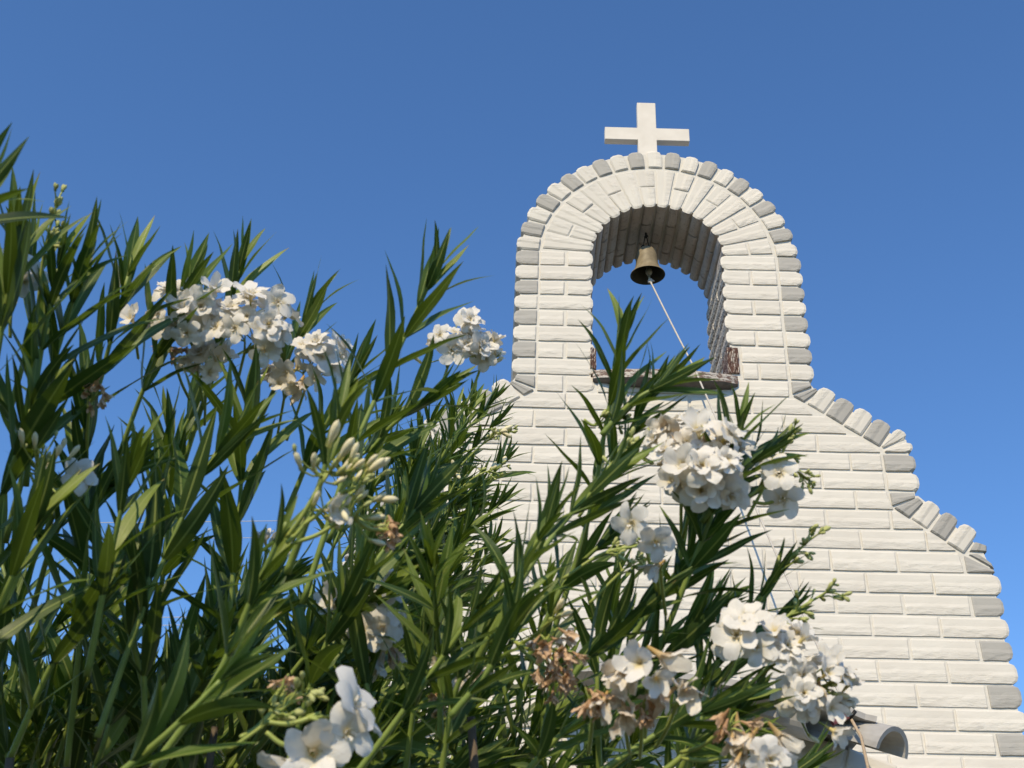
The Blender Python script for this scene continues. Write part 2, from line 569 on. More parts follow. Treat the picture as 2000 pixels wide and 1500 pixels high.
def brick(name, q, mi=0, y0=0.0, depth=0.10, proud=0.0068, ends=(0, 0), nu=None, parent=gable, mats=None, wob=0.0018, core=False, back=False, endr=0.022, endmat=False, em=None):
    """one brick: q = four (x, z) corners, u along its length (q0>q1), v across it; bulging face towards -y, rounded free ends"""
    q = [Vector((p[0], shear(p[0], p[1]))) for p in q]
    q = [p + Vector((rng.uniform(-wob, wob), rng.uniform(-wob, wob))) for p in q]
    L = (q[1] - q[0]).length
    nu = nu or max(3, int(L / 0.035) + 2)
    vv = [0.0, 0.13, 0.33, 0.5, 0.70, 0.90, 1.0]
    pv = [0.78, 0.95, 1.0, 0.98, 0.93, 0.82, 0.30]
    ev = [0.0, 0.75, 1.0, 1.0, 0.98, 0.68, 0.0]
    e0, e1 = 0.004 / max(L, .01), 1 - 0.004 / max(L, .01)
    uu = [0.0, e0] + [e0 + (e1 - e0) * i / (nu - 1) for i in range(1, nu - 1)] + [e1, 1.0]
    if len(uu) < 4:
        uu = [0.0, e0, e1, 1.0]
    nU, nV = len(uu), len(vv)
    yo = rng.uniform(-0.0018, 0.0018)
    sx = rng.uniform(0, 50)
    dirn = (q[1] - q[0]).normalized() if L > 1e-5 else Vector((1, 0))
    # signed area decides the winding
    area = sum(q[i].x * q[(i + 1) % 4].y - q[(i + 1) % 4].x * q[i].y for i in range(4))
    vs, uvs = [], []
    for i, u in enumerate(uu):
        for j, v in enumerate(vv):
            p = (1 - v) * ((1 - u) * q[0] + u * q[1]) + v * ((1 - u) * q[3] + u * q[2])
            pr = proud * pv[j]
            if i in (0, nU - 1):
                pr *= 0.55
            if ends[0] and i <= 1:
                p = p + dirn * (-ev[j] * endr + (0.0 if i == 0 else 0.006))
            if ends[1] and i >= nU - 2:
                p = p + dirn * (ev[j] * endr - (0.0 if i == nU - 1 else 0.006))
            nz = noise.noise(Vector((p.x * 18 + sx, p.y * 40, yo * 900)))
            n2 = noise.noise(Vector((p.x * 45, p.y * 70 + sx, 3.1)))
            if 0 < j < nV - 1:
                pr += (0.0022 if j <= 3 else 0.0008) * nz + (0.0012 if j <= 2 else 0.0003) * n2
            edge = (j == 0 or j == nV - 1)
            off = 0.0014 * n2 if edge else 0.0
            vs.append((p.x, y0 + yo - pr, p.y + off))
            uvs.append((u, v if area > 0 else v))
    fs = []
    for i in range(nU - 1):
        for j in range(nV - 1):
            f = (i * nV + j, (i + 1) * nV + j, (i + 1) * nV + j + 1, i * nV + j + 1)
            fs.append(f if area > 0 else f[::-1])
    ring = [i * nV for i in range(nU)] + [(nU - 1) * nV + j for j in range(1, nV)] + [i * nV + nV - 1 for i in range(nU - 2, -1, -1)] + [j for j in range(nV - 2, 0, -1)]
    b0 = len(vs)
    for r in ring:
        x, y, z = vs[r]
        vs.append((x, y0 + depth, z))
        uvs.append((0.5, 0.9))
    n = len(ring)
    mis = [0] * len(fs)
    for a in range(n):
        f = (ring[a], b0 + a, b0 + (a + 1) % n, ring[(a + 1) % n])
        fs.append(f if area > 0 else f[::-1])
        ua, ub = ring[a] // nV, ring[(a + 1) % n] // nV
        mis.append(1 if endmat and ((ends[0] and ua == 0 and ub == 0) or (ends[1] and ua == nU - 1 and ub == nU - 1)) else 0)
    if back:
        f = tuple(b0 + a for a in range(n))
        fs.append(f[::-1] if area > 0 else f)
    m = MB()
    m.add(vs, fs, uvs, 0)
    m.mi[:len(mis)] = mis
    c = Vector((sum(p.x for p in q) / 4, y0 - 0.0 + depth / 2, sum(p.y for p in q) / 4))
    if name is None:
        return m
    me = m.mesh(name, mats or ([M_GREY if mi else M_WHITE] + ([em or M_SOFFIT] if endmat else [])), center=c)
    o = link_mesh(name, me, parent, c)
    return o


def rect(x0, x1, z0, z1):
    return [(x0, z0), (x1, z0), (x1, z1), (x0, z1)]


J = 0.0045   # half a joint
ROWS = [4.942, 4.862, 4.783, 4.706, 4.629, 4.548, 4.469, 4.387, 4.307, 4.226, 4.146, 4.062, 3.980, 3.900, 3.818, 3.736, 3.654,
        3.570, 3.482, 3.398, 3.317, 3.232, 3.149, 3.067, 2.980, 2.898, 2.818]
while ROWS[-1] > 2.35:
    ROWS.append(ROWS[-1] - 0.083)


def mirror(q):
    return [(2 * MID - x, z) for x, z in q]


# --- solid core (mortar): piers, arch ring, gable body
core = MB()


def prism(poly, y0=0.0, y1=TH):
    n = len(poly)
    a = sum(poly[i][0] * poly[(i + 1) % n][1] - poly[(i + 1) % n][0] * poly[i][1] for i in range(n))
    if a < 0:
        poly = poly[::-1]
    vs = [(x, y0, shear(x, z)) for x, z in poly] + [(x, y1, shear(x, z)) for x, z in poly]
    fs = [tuple(range(n)), tuple(range(2 * n - 1, n - 1, -1))]
    for i in range(n):
        j = (i + 1) % n
        fs.append((i, n + i, n + j, j))
    core.add(vs, fs, [(0.5, 0.9)] * len(vs))


IN = 0.018
prism(rect(0.0 + IN, 0.3185 - 0.004, 4.30, 4.93))
prism(rect(0.880 + 0.004, 1.21 - IN, 4.30, 4.93))
steps = 42
for k in range(steps):
    a0, a1 = math.pi * k / steps, math.pi * (k + 1) / steps
    ri, ro = R_IN + 0.010, R_OUT - IN
    pts = []
    for r, a in ((ri, a0), (ro, a0), (ro, a1), (ri, a1)):
        pts.append((ARC[0] + r * math.cos(a), 4.93 + r * math.sin(a)))
    prism(pts)
half = [(MID, 4.30), (1.12, 4.30), (1.20, 4.288), (1.215, 4.262), (1.495, 4.070), (1.548, 4.045), (1.548, 3.80), (1.560, 3.80), (1.765, 3.585),
        (1.785, 3.50), (1.786, 2.0), (1.786, 0.0), (MID, 0.0)]
prism(half)
prism(mirror(half))
bm = bmesh.new()
co = core.mesh('wall_core', M_MORTAR)
bm.from_mesh(co)
bmesh.ops.triangulate(bm, faces=[f for f in bm.faces if len(f.verts) > 4])
bm.to_mesh(co)
bm.free()
link_mesh('mortar', co, gable)


def row(i):
    """bottom and top of course i (0 = the top course of the piers)"""
    return ROWS[i + 1] + J, ROWS[i] - J


# --- piers of the bell arch
for i in range(9):
    z0, z1 = row(i)
    grey = (i % 2 == 0)
    # left
    if i < 8:
        brick('edge_brick', rect(0.018, 0.0945 - J + .004, z0, z1)[::-1][2:] + rect(0.018, 0.0945 - J + .004, z0, z1)[::-1][:2] if False else rect(0.018, 0.091, z0, z1), grey, depth=TH, ends=(1, 0), back=True)
    xi = 0.3175 if i < 6 else 0.322
    dep = (0.115, 0.24)[i % 2]
    if grey:
        brick('pier_brick', rect(0.101, 0.2035, z0, z1), depth=0.1)
        brick('pier_brick', rect(0.2165, xi - .016, z0, z1), depth=dep, ends=(0, 1), endmat=True)
    else:
        brick('pier_brick', rect(0.101, xi - .016, z0, z1), depth=dep, ends=(0, 1), endmat=True)
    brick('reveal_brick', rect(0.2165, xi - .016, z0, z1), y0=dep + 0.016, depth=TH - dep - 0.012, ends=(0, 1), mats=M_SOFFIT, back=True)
    # right
    if i < 8:
        brick('edge_brick', rect(1.119, 1.193, z0, z1), grey, depth=TH, ends=(0, 1), back=True)
    xi = 0.876 if i < 6 else 0.88
    dep = (0.24, 0.115)[i % 2]
    chip = i in (6, 7)
    if grey:
        brick('pier_brick', rect(xi + .016 + (0.032 if chip else 0), 1.106, z0, z1), depth=dep, ends=(0 if chip else 1, 0), endmat=True, em=M_JAMB)
    else:
        brick('pier_brick', rect(xi + .016 + (0.032 if chip else 0), 0.988, z0, z1), depth=dep, ends=(0 if chip else 1, 0), endmat=True, em=M_JAMB)
        brick('pier_brick', rect(1.001, 1.106, z0, z1), depth=0.1)
    brick('reveal_brick', rect(xi + .016, 0.988, z0, z1), y0=dep + 0.016, depth=TH - dep - 0.012, ends=(1, 0), mats=M_JAMB, back=True)

# --- inner ring of the arch: full radial bricks and pairs of halves in turn, then the reveal bricks behind them
NV = 16
A0, A1 = R_(3.5), R_(176.5)


def pol(r, a):
    return (ARC[0] + r * math.cos(a), ARC[1] + 0.006 + r * math.sin(a))


for k in range(NV):
    a0 = A0 + (A1 - A0) * k / NV
    a1 = A0 + (A1 - A0) * (k + 1) / NV
    gi, go = 0.0050 / R_IN, 0.0062 / R_JT

    def vq(r0, r1, shrink0=gi, shrink1=go):
        return [pol(r0, a0 + shrink0), pol(r1, a0 + shrink1), pol(r1, a1 - shrink1), pol(r0, a1 - shrink0)]
    full = (k % 2 == 1)
    dep = 0.24 if full else 0.115
    if full:
        brick('arch_brick', vq(R_IN + .010, R_JT - .012), depth=dep, ends=(1, 0), endr=.012, endmat=True)
    else:
        rm = 0.397
        brick('arch_brick', vq(R_IN + .010, rm - J), depth=dep, ends=(1, 0), endr=.012, endmat=True)
        brick('arch_brick', vq(rm + J, R_JT - .012, 0.0055 / rm, go * 1.2), depth=0.1)
    y = dep + 0.014
    cuts = [TH] if full else [0.115 + 0.013 + 0.235 - .12 + 0.0, TH]
    if k % 4 == 0:
        cuts = [0.25, TH]
    elif k % 4 == 2:
        cuts = [0.30, TH]
    for c in cuts:
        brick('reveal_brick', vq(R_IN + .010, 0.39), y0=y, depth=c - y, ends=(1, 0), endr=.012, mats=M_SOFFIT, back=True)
        y = c + 0.016
        if y > TH - 0.03:
            break

# --- outer ring: grey and white in turn, white at the crown
NC = 21
B0, B1 = R_(1.5), R_(178.5)
for k in range(NC):
    a0 = B0 + (B1 - B0) * k / NC
    a1 = B0 + (B1 - B0) * (k + 1) / NC
    g0, g1 = 0.0065 / R_JT, 0.0085 / R_OUT
    jit = rng.uniform(-.003, .003)
    q = [pol(R_JT + .004, a0 + g0), pol(R_OUT - .019 + jit, a0 + g1), pol(R_OUT - .019 + jit, a1 - g1), pol(R_JT + .004, a1 - g0)]
    brick('edge_brick', q, (k % 2 == 1), depth=TH, ends=(0, 1), proud=0.0105, back=True)


# --- sloped copings, both sides
def slope(p0, p1, start, n, first_grey, wid=0.088):
    out = []
    d = (Vector(p1) - Vector(p0))
    L = d.length
    d.normalize()
    nrm = Vector((-d.y, d.x)) if d.x < 0 else Vector((-d.y, d.x))
    if nrm.y < 0:
        nrm = -nrm
    step = (L - start) / n
    for k in range(n):
        s0, s1 = start + k * step + J, start + (k + 1) * step - J
        a, b = Vector(p0) + d * s0 + nrm * .004, Vector(p0) + d * s1 + nrm * .004
        out.append(([tuple(a), tuple(a + nrm * wid), tuple(b + nrm * wid), tuple(b)], (k % 2 == 0) == first_grey))
    return out


cop = []
cop.append(([(1.119, 4.246), (1.200, 4.279), (1.197, 4.299), (1.119, 4.299)], 1, 0))
cop.append(([(1.124, 4.232), (1.212, 4.270), (1.222, 4.258), (1.162, 4.206)], 1, 0))
for q, gflag in slope((1.112, 4.240), (1.440, 4.005), 0.072, 4, False):
    cop.append((q, gflag, 1))
cop.append(([(1.447, 4.012), (1.503, 4.080), (1.543, 4.052), (1.450, 4.004)], 0, 1))
cop.append(([(1.455, 3.988), (1.545, 3.988), (1.545, 4.034), (1.456, 3.996)], 0, 1))
cop.append((rect(1.449, 1.548, ROWS[13] + J, ROWS[12] - J), 1, 1))
cop.append((rect(1.449, 1.548, ROWS[14] + J, ROWS[13] - J), 0, 1))
cop.append(([(1.453, 3.757), (1.545, 3.790), (1.542, 3.808), (1.453, 3.808)], 1, 0))
cop.append(([(1.461, 3.746), (1.554, 3.788), (1.572, 3.770), (1.512, 3.706)], 1, 0))
for q, gflag in slope((1.452, 3.752), (1.694, 3.560), 0.082, 3, False):
    cop.append((q, gflag, 1))
cop.append(([(1.716, 3.573), (1.742, 3.612), (1.782, 3.596), (1.782, 3.574)], 1, 0))
cop.append(([(1.712, 3.560), (1.745, 3.562), (1.790, 3.522), (1.796, 3.506)], 1, 0))
cop.append(([(1.692, 3.489), (1.795, 3.489), (1.792, 3.498), (1.692, 3.556)], 1, 0))
for q, gflag, e in cop:
    for qq in (q, mirror(q)):
        brick('coping_brick', qq, gflag, depth=TH, ends=(0, e), proud=0.0105, back=True)


# --- running bond of the wall below
def right_bound(z):
    if z > 4.24:
        return 1.106
    if z > 4.005:
        return 1.104 + (4.238 - z) / math.tan(R_(35.6)) - .002
    if z > 3.757:
        return 1.436
    if z > 3.565:
        return 1.444 + (3.752 - z) / math.tan(R_(38.4)) - .004
    return 1.683


hidden = []
for i in range(8, len(ROWS) - 1):
    z0, z1 = row(i)
    typeA = (i % 2 == 1)            # joints at 1.686 - n * 0.245, else at 1.562
    start = 1.686 if typeA else 1.562
    rb0, rb1 = right_bound(z0), right_bound(z1)
    lb0, lb1 = 2 * MID - rb0, 2 * MID - rb1
    xs = [start - 0.245 * k + 0.245 for k in range(0, 10)]
    if i == 8:
        lo, hi = 0.326, 0.873
        lb0 = lb1 = lo
        rb0 = rb1 = hi
    low = i >= 18
    if low and not typeA:
        rb0 = rb1 = 1.786           # white edge brick reaches the corner
        lb0 = lb1 = 2 * MID - 1.786
    for b in xs:
        a = b - 0.245
        x0, x1 = a + J, b - J
        if low and not typeA and abs(b - 1.807) < .01:
            x1 = 1.786
        q = [(max(x0, lb0), z0), (min(x1, rb0), z0), (min(x1, rb1), z1), (max(x0, lb1), z1)]
        w0, w1 = q[1][0] - q[0][0], q[2][0] - q[3][0]
        if max(w0, w1) < (0.09 if i == 8 else 0.03):
            continue
        if w0 < 0.012:
            q[1] = (q[0][0] + 0.012, q[1][1])
        if w1 < 0.012:
            if q[3][0] > 1.0:
                q[2] = (q[3][0] + 0.012, q[2][1])
            else:
                q[3] = (q[2][0] - 0.012, q[3][1])
        e1 = low and not typeA and x1 > 1.7
        e0 = low and not typeA and q[0][0] < -0.5
        px, py, _ = pix(Vector(((q[0][0] + q[1][0]) / 2, 0, (z0 + z1) / 2)))
        if px < 820 + 0 or py > 1570 or (px < 1250 and py > 1290):
            hidden.append(brick(None, q, ends=(e0, e1)))
        else:
            brick('brick', q, ends=(e0, e1), depth=(TH if e1 else 0.1))
    if low and typeA:
        brick('edge_brick', rect(1.694, 1.783, z0, z1), 1, depth=TH, ends=(0, 1), back=True)
        hidden.append(brick(None, mirror(rect(1.694, 1.783, z0, z1)), 1, depth=TH, ends=(0, 1), back=True))
hm = MB()
for m in hidden:
    hm.add(m.v, m.f, m.uv)
o = link_mesh('brickwork', hm.mesh('brickwork', M_WHITE), gable)
o['kind'] = 'stuff'

# --- bowed, flaking sill and the bare brick ends at its corners
mb = MB()
n = 18
top, bot = [], []
vs, fs = [], []
for i in range(n + 1):
    t = i / n
    x = 0.322 + (0.902 - 0.322) * t
    bow = math.sin(math.pi * t) ** 0.7
    y = -0.022 - 0.062 * bow + 0.003 * noise.noise(Vector((x * 30, 0, 0)))
    zt = 4.315 - 0.022 * bow + 0.004 * noise.noise(Vector((x * 25, 4, 0)))
    zb = 4.266 - 0.024 * bow + 0.004 * noise.noise(Vector((x * 28, 9, 0)))
    vs += [(x, 0.37, zt + 0.02), (x, y + 0.012, zt), (x, y, zt - 0.010), (x, y + 0.003, zb + 0.006), (x, y + 0.014, zb), (x, 0.02, zb - 0.004)]
for i in range(n):
    for j in range(5):
        fs.append((i * 6 + j, i * 6 + j + 1, (i + 1) * 6 + j + 1, (i + 1) * 6 + j))
fs.append(tuple(range(6)))
fs.append(tuple(n * 6 + j for j in range(5, -1, -1)))
mb.add(vs, fs, [(0.5, 0.2)] * len(vs))
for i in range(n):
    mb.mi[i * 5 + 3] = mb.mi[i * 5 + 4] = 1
link_mesh('sill', mb.mesh('sill', [M_SILL, M_UNDER]), gable)
for x0, x1, z0, z1 in ((0.868, 0.914, 4.332, 4.455), (0.312, 0.336, 4.325, 4.425)):
    mb = MB()
    nx, nz = 5, 8
    vs, fs = [], []
    for i in range(nx + 1):
        for j in range(nz + 1):
            x, z = x0 + (x1 - x0) * i / nx, z0 + (z1 - z0) * j / nz
            nn = noise.noise(Vector((x * 90, z * 60, 2)))
            vs.append((x + .003 * noise.noise(Vector((z * 70, i, 0))), -0.010 - 0.006 * nn, z + .004 * noise.noise(Vector((x * 80, j, 5)))))
    for i in range(nx):
        for j in range(nz):
            a = i * (nz + 1) + j
            fs.append((a, a + nz + 1, a + nz + 2, a + 1))
    b0 = len(vs)
    per = [i * (nz + 1) for i in range(nx + 1)] + [nx * (nz + 1) + j for j in range(1, nz + 1)] + [i * (nz + 1) + nz for i in range(nx - 1, -1, -1)] + [j for j in range(nz - 1, 0, -1)]
    for r in per:
        vs.append((vs[r][0], 0.10, vs[r][2]))
    for a in range(len(per)):
        c = (a + 1) % len(per)
        fs.append((per[a], b0 + a, b0 + c, per[c]))
    mb.add(vs, fs)
    o = link_mesh('bare_brick', mb.mesh('bare_brick', M_CHIP), gable)
    o['label'] = 'rough brown brick end with flaking white paint'

# ================================================================== cross
mb = MB()
cx, hw, hh = 0.576, 0.0435, 0.0385


def cross_outline():
    zb, zt, za = 5.47, 5.84, 5.640
    return [(cx - hw, zb), (cx + hw, zb), (cx + hw, za - hh), (cx + 0.195, za - hh), (cx + 0.195, za + hh), (cx + hw, za + hh), (cx + hw, zt),
            (cx - hw, zt), (cx - hw, za + hh), (cx - 0.195, za + hh), (cx - 0.195, za - hh), (cx - hw, za - hh)]


ol = cross_outline()
n = len(ol)
vs = [(x, 0.004, z + TILT * (x - cx)) for x, z in ol] + [(x, 0.040, z + TILT * (x - cx)) for x, z in ol]
mb.add(vs, [tuple(range(n)), tuple(range(2 * n - 1, n - 1, -1))] + [(i, n + i, n + (i + 1) % n, (i + 1) % n) for i in range(n)])
me = mb.mesh('cross', M_CROSS)
bm = bmesh.new()
bm.from_mesh(me)
bmesh.ops.bevel(bm, geom=[e for e in bm.edges], offset=0.002, segments=1, affect='EDGES')
bmesh.ops.triangulate(bm, faces=[f for f in bm.faces if len(f.verts) > 4])
bm.to_mesh(me)
bm.free()
o = link_mesh('cross', me)
tag(o, 'plain white cross standing on the crown of the brick bell arch', 'cross')

# ================================================================== bell
BX, BY = 0.577, 0.175
bell = thing('bell', 'small tan bronze bell hanging in the brick arch with its dark mouth showing', 'bell', (BX, BY, 4.93))
tiltM = Matrix.Translation((BX, BY, 0)) @ Matrix.Translation((0, 0, 5.085)) @ Matrix.Rotation(R_(4), 4, 'X') @ Matrix.Rotation(R_(-2), 4, 'Y') @ Matrix.Translation((0, 0, -5.085))
mb = MB()
prof = [(0.0, 5.100), (0.018, 5.099), (0.034, 5.094), (0.043, 5.084), (0.0465, 5.070), (0.048, 5.045), (0.050, 5.018), (0.054, 4.998), (0.0605, 4.982), (0.069, 4.970), (0.076, 4.963), (0.0775, 4.958)]
mb.lathe(prof, tiltM, 32, 0)
inner = [(0.0775, 4.958), (0.073, 4.9585), (0.063, 4.972), (0.054, 4.990), (0.047, 5.018), (0.043, 5.06), (0.03, 5.085), (0.0, 5.088)]
mb.lathe(inner, tiltM, 32, 1)
link_mesh('bell_body', mb.mesh('bell_body', [M_BELL, M_BELL_IN], smooth=True), bell)
mb = MB()
mb.tube([tiltM @ Vector((0, 0, z)) for z in (5.085, 5.04, 4.985)], 0.004, 6)
ball = [(0.0, 4.948), (0.009, 4.951), (0.0145, 4.960), (0.0155, 4.968), (0.0125, 4.978), (0.007, 4.985), (0.006, 5.0)]
mb.lathe(ball, tiltM @ Matrix.Translation((0.004, -0.012, 0.002)), 14, 0)
mb.tube([tiltM @ Vector((0.004, -0.012, z)) for z in (4.952, 4.935, 4.925)], [0.006, 0.0045, 0.005], 8)
link_mesh('clapper', mb.mesh('clapper', M_CLAPPER, smooth=True), bell)
mb = MB()
for s in (-1, 1):
    ring = []
    for k in range(11):
        a = math.pi * (0.05 + 0.95 * k / 10)
        ring.append(Vector((BX + s * 0.013 + 0.010 * math.cos(a) * s, BY, 5.096 + 0.024 * math.sin(a))))
    mb.tube(ring, 0.0032, 7)
    mb.tube([Vector((BX + s * 0.012, BY, 5.118)), Vector((BX + s * 0.007, BY, 5.15)), Vector((BX + s * 0.003, BY, 5.175))], 0.0022, 6)
mb.tube([Vector((BX, BY, 5.165)), Vector((BX + 0.002, BY, 5.22))], 0.0042, 7)
mb.tube([Vector((BX - 0.004, BY + 0.006, 5.17)), Vector((BX + 0.008, BY - 0.004, 5.176))], 0.006, 7)
link_mesh('hanger', mb.mesh('hanger', M_WIRE, smooth=True), bell)

# ================================================================== bell rope
p_top = tiltM @ Vector((0.004, -0.012, 4.930))
p_sill = Vector((on_y(1356, 730, -0.068).x, -0.068, 4.312))
p_hook = on_y(1661, 1402, -0.54)
p_end = on_y(1700, 1520, -0.60)
rope = thing('bell_rope', 'thin white bell rope slanting from the bell over the sill and down the wall', 'rope', p_hook)
mb = MB()


def sag(a, b, s, n=14):
    return [a.lerp(b, t / n) + Vector((0, 0, -s * 4 * (t / n) * (1 - t / n))) for t in range(n + 1)]


mb.tube(sag(p_top, p_sill, 0.004) + sag(p_sill, p_hook, 0.012)[1:], 0.0038, 7)
kn = p_top + Vector((0.003, -0.004, -0.016))
for k in range(3):
    ring = []
    for j in range(9):
        a = 2 * math.pi * j / 8
        ring.append(kn + Vector((0.007 * math.cos(a), 0.006 * math.sin(a), 0.005 * k - 0.004 + 0.004 * math.sin(a + k))))
    mb.tube(ring, 0.0042, 6)
mb.tube([kn, kn + Vector((0.010, -0.004, 0.003)), kn + Vector((0.017, -0.006, -0.003))], [0.004, 0.0045, 0.003], 6)
link_mesh('cord', mb.mesh('cord', M_ROPE, smooth=True), rope)
mb = MB()
pe = [p_hook, p_hook.lerp(p_end, 0.35) + Vector((0.012, 0, 0.006)), p_end, p_end + Vector((0.01, -0.01, -0.35))]
mb.tube(pe, 0.0048, 7)
link_mesh('cord_end', mb.mesh('cord_end', M_ROPE_TAN, smooth=True), rope)
hk = thing('wall_hook', 'small dark metal hook beside the grey roof tile where the bell rope is caught', 'hook', p_hook)
mb = MB()
mb.tube([p_hook + Vector((-0.05, 0.30, 0.0)), p_hook + Vector((-0.012, 0.05, 0.012)), p_hook + Vector((0.0, -0.006, 0.0)), p_hook + Vector((0.014, -0.012, 0.018))], 0.006, 8)
mb.tube([p_hook + Vector((-0.055, 0.0, 0.03)), p_hook + Vector((-0.01, 0.0, 0.012)), p_hook + Vector((0.012, -0.002, -0.03))], 0.004, 6)
link_mesh('arm', mb.mesh('arm', M_WIRE, smooth=True), hk)
mb = MB()
mb.box((-0.026, -0.010, -0.009), (0.026, 0.010, 0.009), 0, Matrix.Translation(p_hook + Vector((-0.034, -0.006, -0.008))) @ Matrix.Rotation(R_(-24), 4, 'Y'))
link_mesh('tag', mb.mesh('tag', M_RED), hk)

# ================================================================== arched porch wall in front of the gable, with roof tiles
PY = -0.28
PC, PR = (0.30, 0.05), 2.82         # centre and radius of its shallow arched top
porch = thing('porch', 'white painted brick porch with a shallow arched top below the gable', 'porch', (0.5, PY, 0))
mb = MB()
n = 40
poly = []
for k in range(n + 1):
    x = -0.55 + (1.62 + 0.55) * k / n
    poly.append((x, PC[1] + math.sqrt(PR * PR - (x - PC[0]) ** 2) - 0.008))
vs, fs = [], []
for x, z in poly:
    vs += [(x, PY, 0), (x, PY, z), (x, -0.02, z), (x, -0.02, 0)]
for k in range(n):
    for j in range(3):
        fs.append((k * 4 + j, k * 4 + j + 1, (k + 1) * 4 + j + 1, (k + 1) * 4 + j))
fs += [(0, 3, 2, 1), tuple(n * 4 + j for j in range(4))]
mb.add(vs, [f[::-1] for f in fs], [(0.5, 0.9)] * len(vs))
link_mesh('mortar', mb.mesh('porch_core', M_MORTAR), porch)
mb = MB()
vs, fs = [], []
n = 30
for k in range(n + 1):
    ang = math.pi / 2 + 0.05 - 0.345 * k / n
    for r in (PR + 0.012, PR + 0.030):
        for y in (-0.53, -0.012):
            vs.append((PC[0] + r * math.cos(ang), y - 0.006 * math.sin(k * 1.9), PC[1] + r * math.sin(ang)))
for k in range(n):
    a, b = k * 4, (k + 1) * 4
    fs += [(a, b, b + 1, a + 1), (a + 2, a + 3, b + 3, b + 2), (a, a + 2, b + 2, b), (a + 1, b + 1, b + 3, a + 3)]
fs += [(0, 1, 3, 2), (n * 4, n * 4 + 2, n * 4 + 3, n * 4 + 1)]
mb.add(vs, [f[::-1] for f in fs], [(0.5, .9)] * len(vs))
link_mesh('eave', mb.mesh('eave', M_TILE), porch)
for ring in range(5):
    r1 = PR - ring * 0.092
    r0 = r1 - 0.080
    step = 0.165 / PR
    a = math.pi / 2 + 0.30 - (0.5 * step if ring % 2 else 0)
    while a > math.pi / 2 - 0.50:
        q = []
        for r, ang in ((r0, a - 0.004), (r0, a - step + 0.0), (r1, a - step + 0.0), (r1, a - 0.004)):
            q.append((PC[0] + r * math.cos(ang), PC[1] + r * math.sin(ang)))
        q = [(x, z - (shear(x, z) - z)) for x, z in q]
        if q[1][0] > -0.5 and q[0][0] < 1.6:
            brick('brick', q, y0=PY, depth=0.06 if ring else 0.36, parent=porch, proud=0.009)
        a -= step


def roof_tile(end, axis, r0=0.078, r1=0.066, L=0.27, th=0.014, up=Vector((0, 0, 1)), flip=1, name='roof_tile'):
    """half-round tile: end = centre of its open end, axis = the way that end faces"""
    axis = axis.normalized()
    side = axis.cross(up).normalized()
    u = side.cross(axis).normalized() * flip
    m = MB()
    nn, nl = 14, 5
    vs, fs = [], []
    for l in range(nl + 1):
        t = l / nl
        c = end - axis * (L * t)
        r = r0 + (r1 - r0) * t
        for rr in (r, r - th):
            for k in range(nn + 1):
                w = math.pi * k / nn
                wob = 1 + 0.012 * noise.noise(Vector((k * .7, l * .9, end.x * 9)))
                vs.append(c + rr * wob * (math.cos(w) * side + math.sin(w) * u * 1.02))
    W = 2 * (nn + 1)
    for l in range(nl):
        for k in range(nn):
            a = l * W + k
            fs.append((a, a + 1, a + W + 1, a + W))
            b = a + nn + 1
            fs.append((b, b + W, b + W + 1, b + 1))
        for k in (0, nn):
            a = l * W + k
            fs.append((a, a + W, a + W + nn + 1, a + nn + 1))
    for l in (0, nl):
        for k in range(nn):
            a = l * W + k
            fs.append((a, a + nn + 1, a + nn + 2, a + 1))
    m.add(vs, fs)
    me = m.mesh(name, M_TILE)
    bm = bmesh.new()
    bm.from_mesh(me)
    bmesh.ops.recalc_face_normals(bm, faces=bm.faces)
    bm.to_mesh(me)
    bm.free()
    return link_mesh(name, me, porch)


ax = Vector((0.58, -0.70, -0.42))
roof_tile(on_y(1742, 1472, -0.52), ax)
roof_tile(on_y(1488, 1392, -0.52), ax)
roof_tile(on_y(1240, 1330, -0.52), ax)
roof_tile(on_y(1600, 1400, -0.47), ax, flip=-1, r0=0.075, r1=0.085)
roof_tile(on_y(1350, 1325, -0.47), ax, flip=-1, r0=0.075, r1=0.085)

# ================================================================== cables in the sky at the left
for y0, y1, wh in ((991, 990, 'topmost of the four thin pale cables'), (1021, 1023, 'second highest of the four thin pale cables'), (1174, 1176, 'second lowest of the four thin pale cables'), (1190, 1191, 'lowest of the four thin pale cables')):
    mb = MB()
    a, b = on_y(-900, y0 + 20, 14.0), on_y(900, y1 + 20, 14.0)
    mb.tube(sag(a, b, 0.10, 24), 0.0055, 5)
    o = link_mesh('overhead_cable', mb.mesh('overhead_cable', M_CABLE))
    tag(o, wh + ' in the sky behind the bush', 'cable', 'overhead cables')

# ================================================================== tree far behind
def quad_leaf(m, p, d, nrm, L, W, rnd):
    s = d.cross(nrm).normalized() * (W / 2)
    m.add([p, p + d * L * .45 + s, p + d * L, p + d * L * .45 - s], [(0, 1, 2, 3)], [(.5, 0), (1, .5), (.5, 1), (0, .5)], 0, rnd)


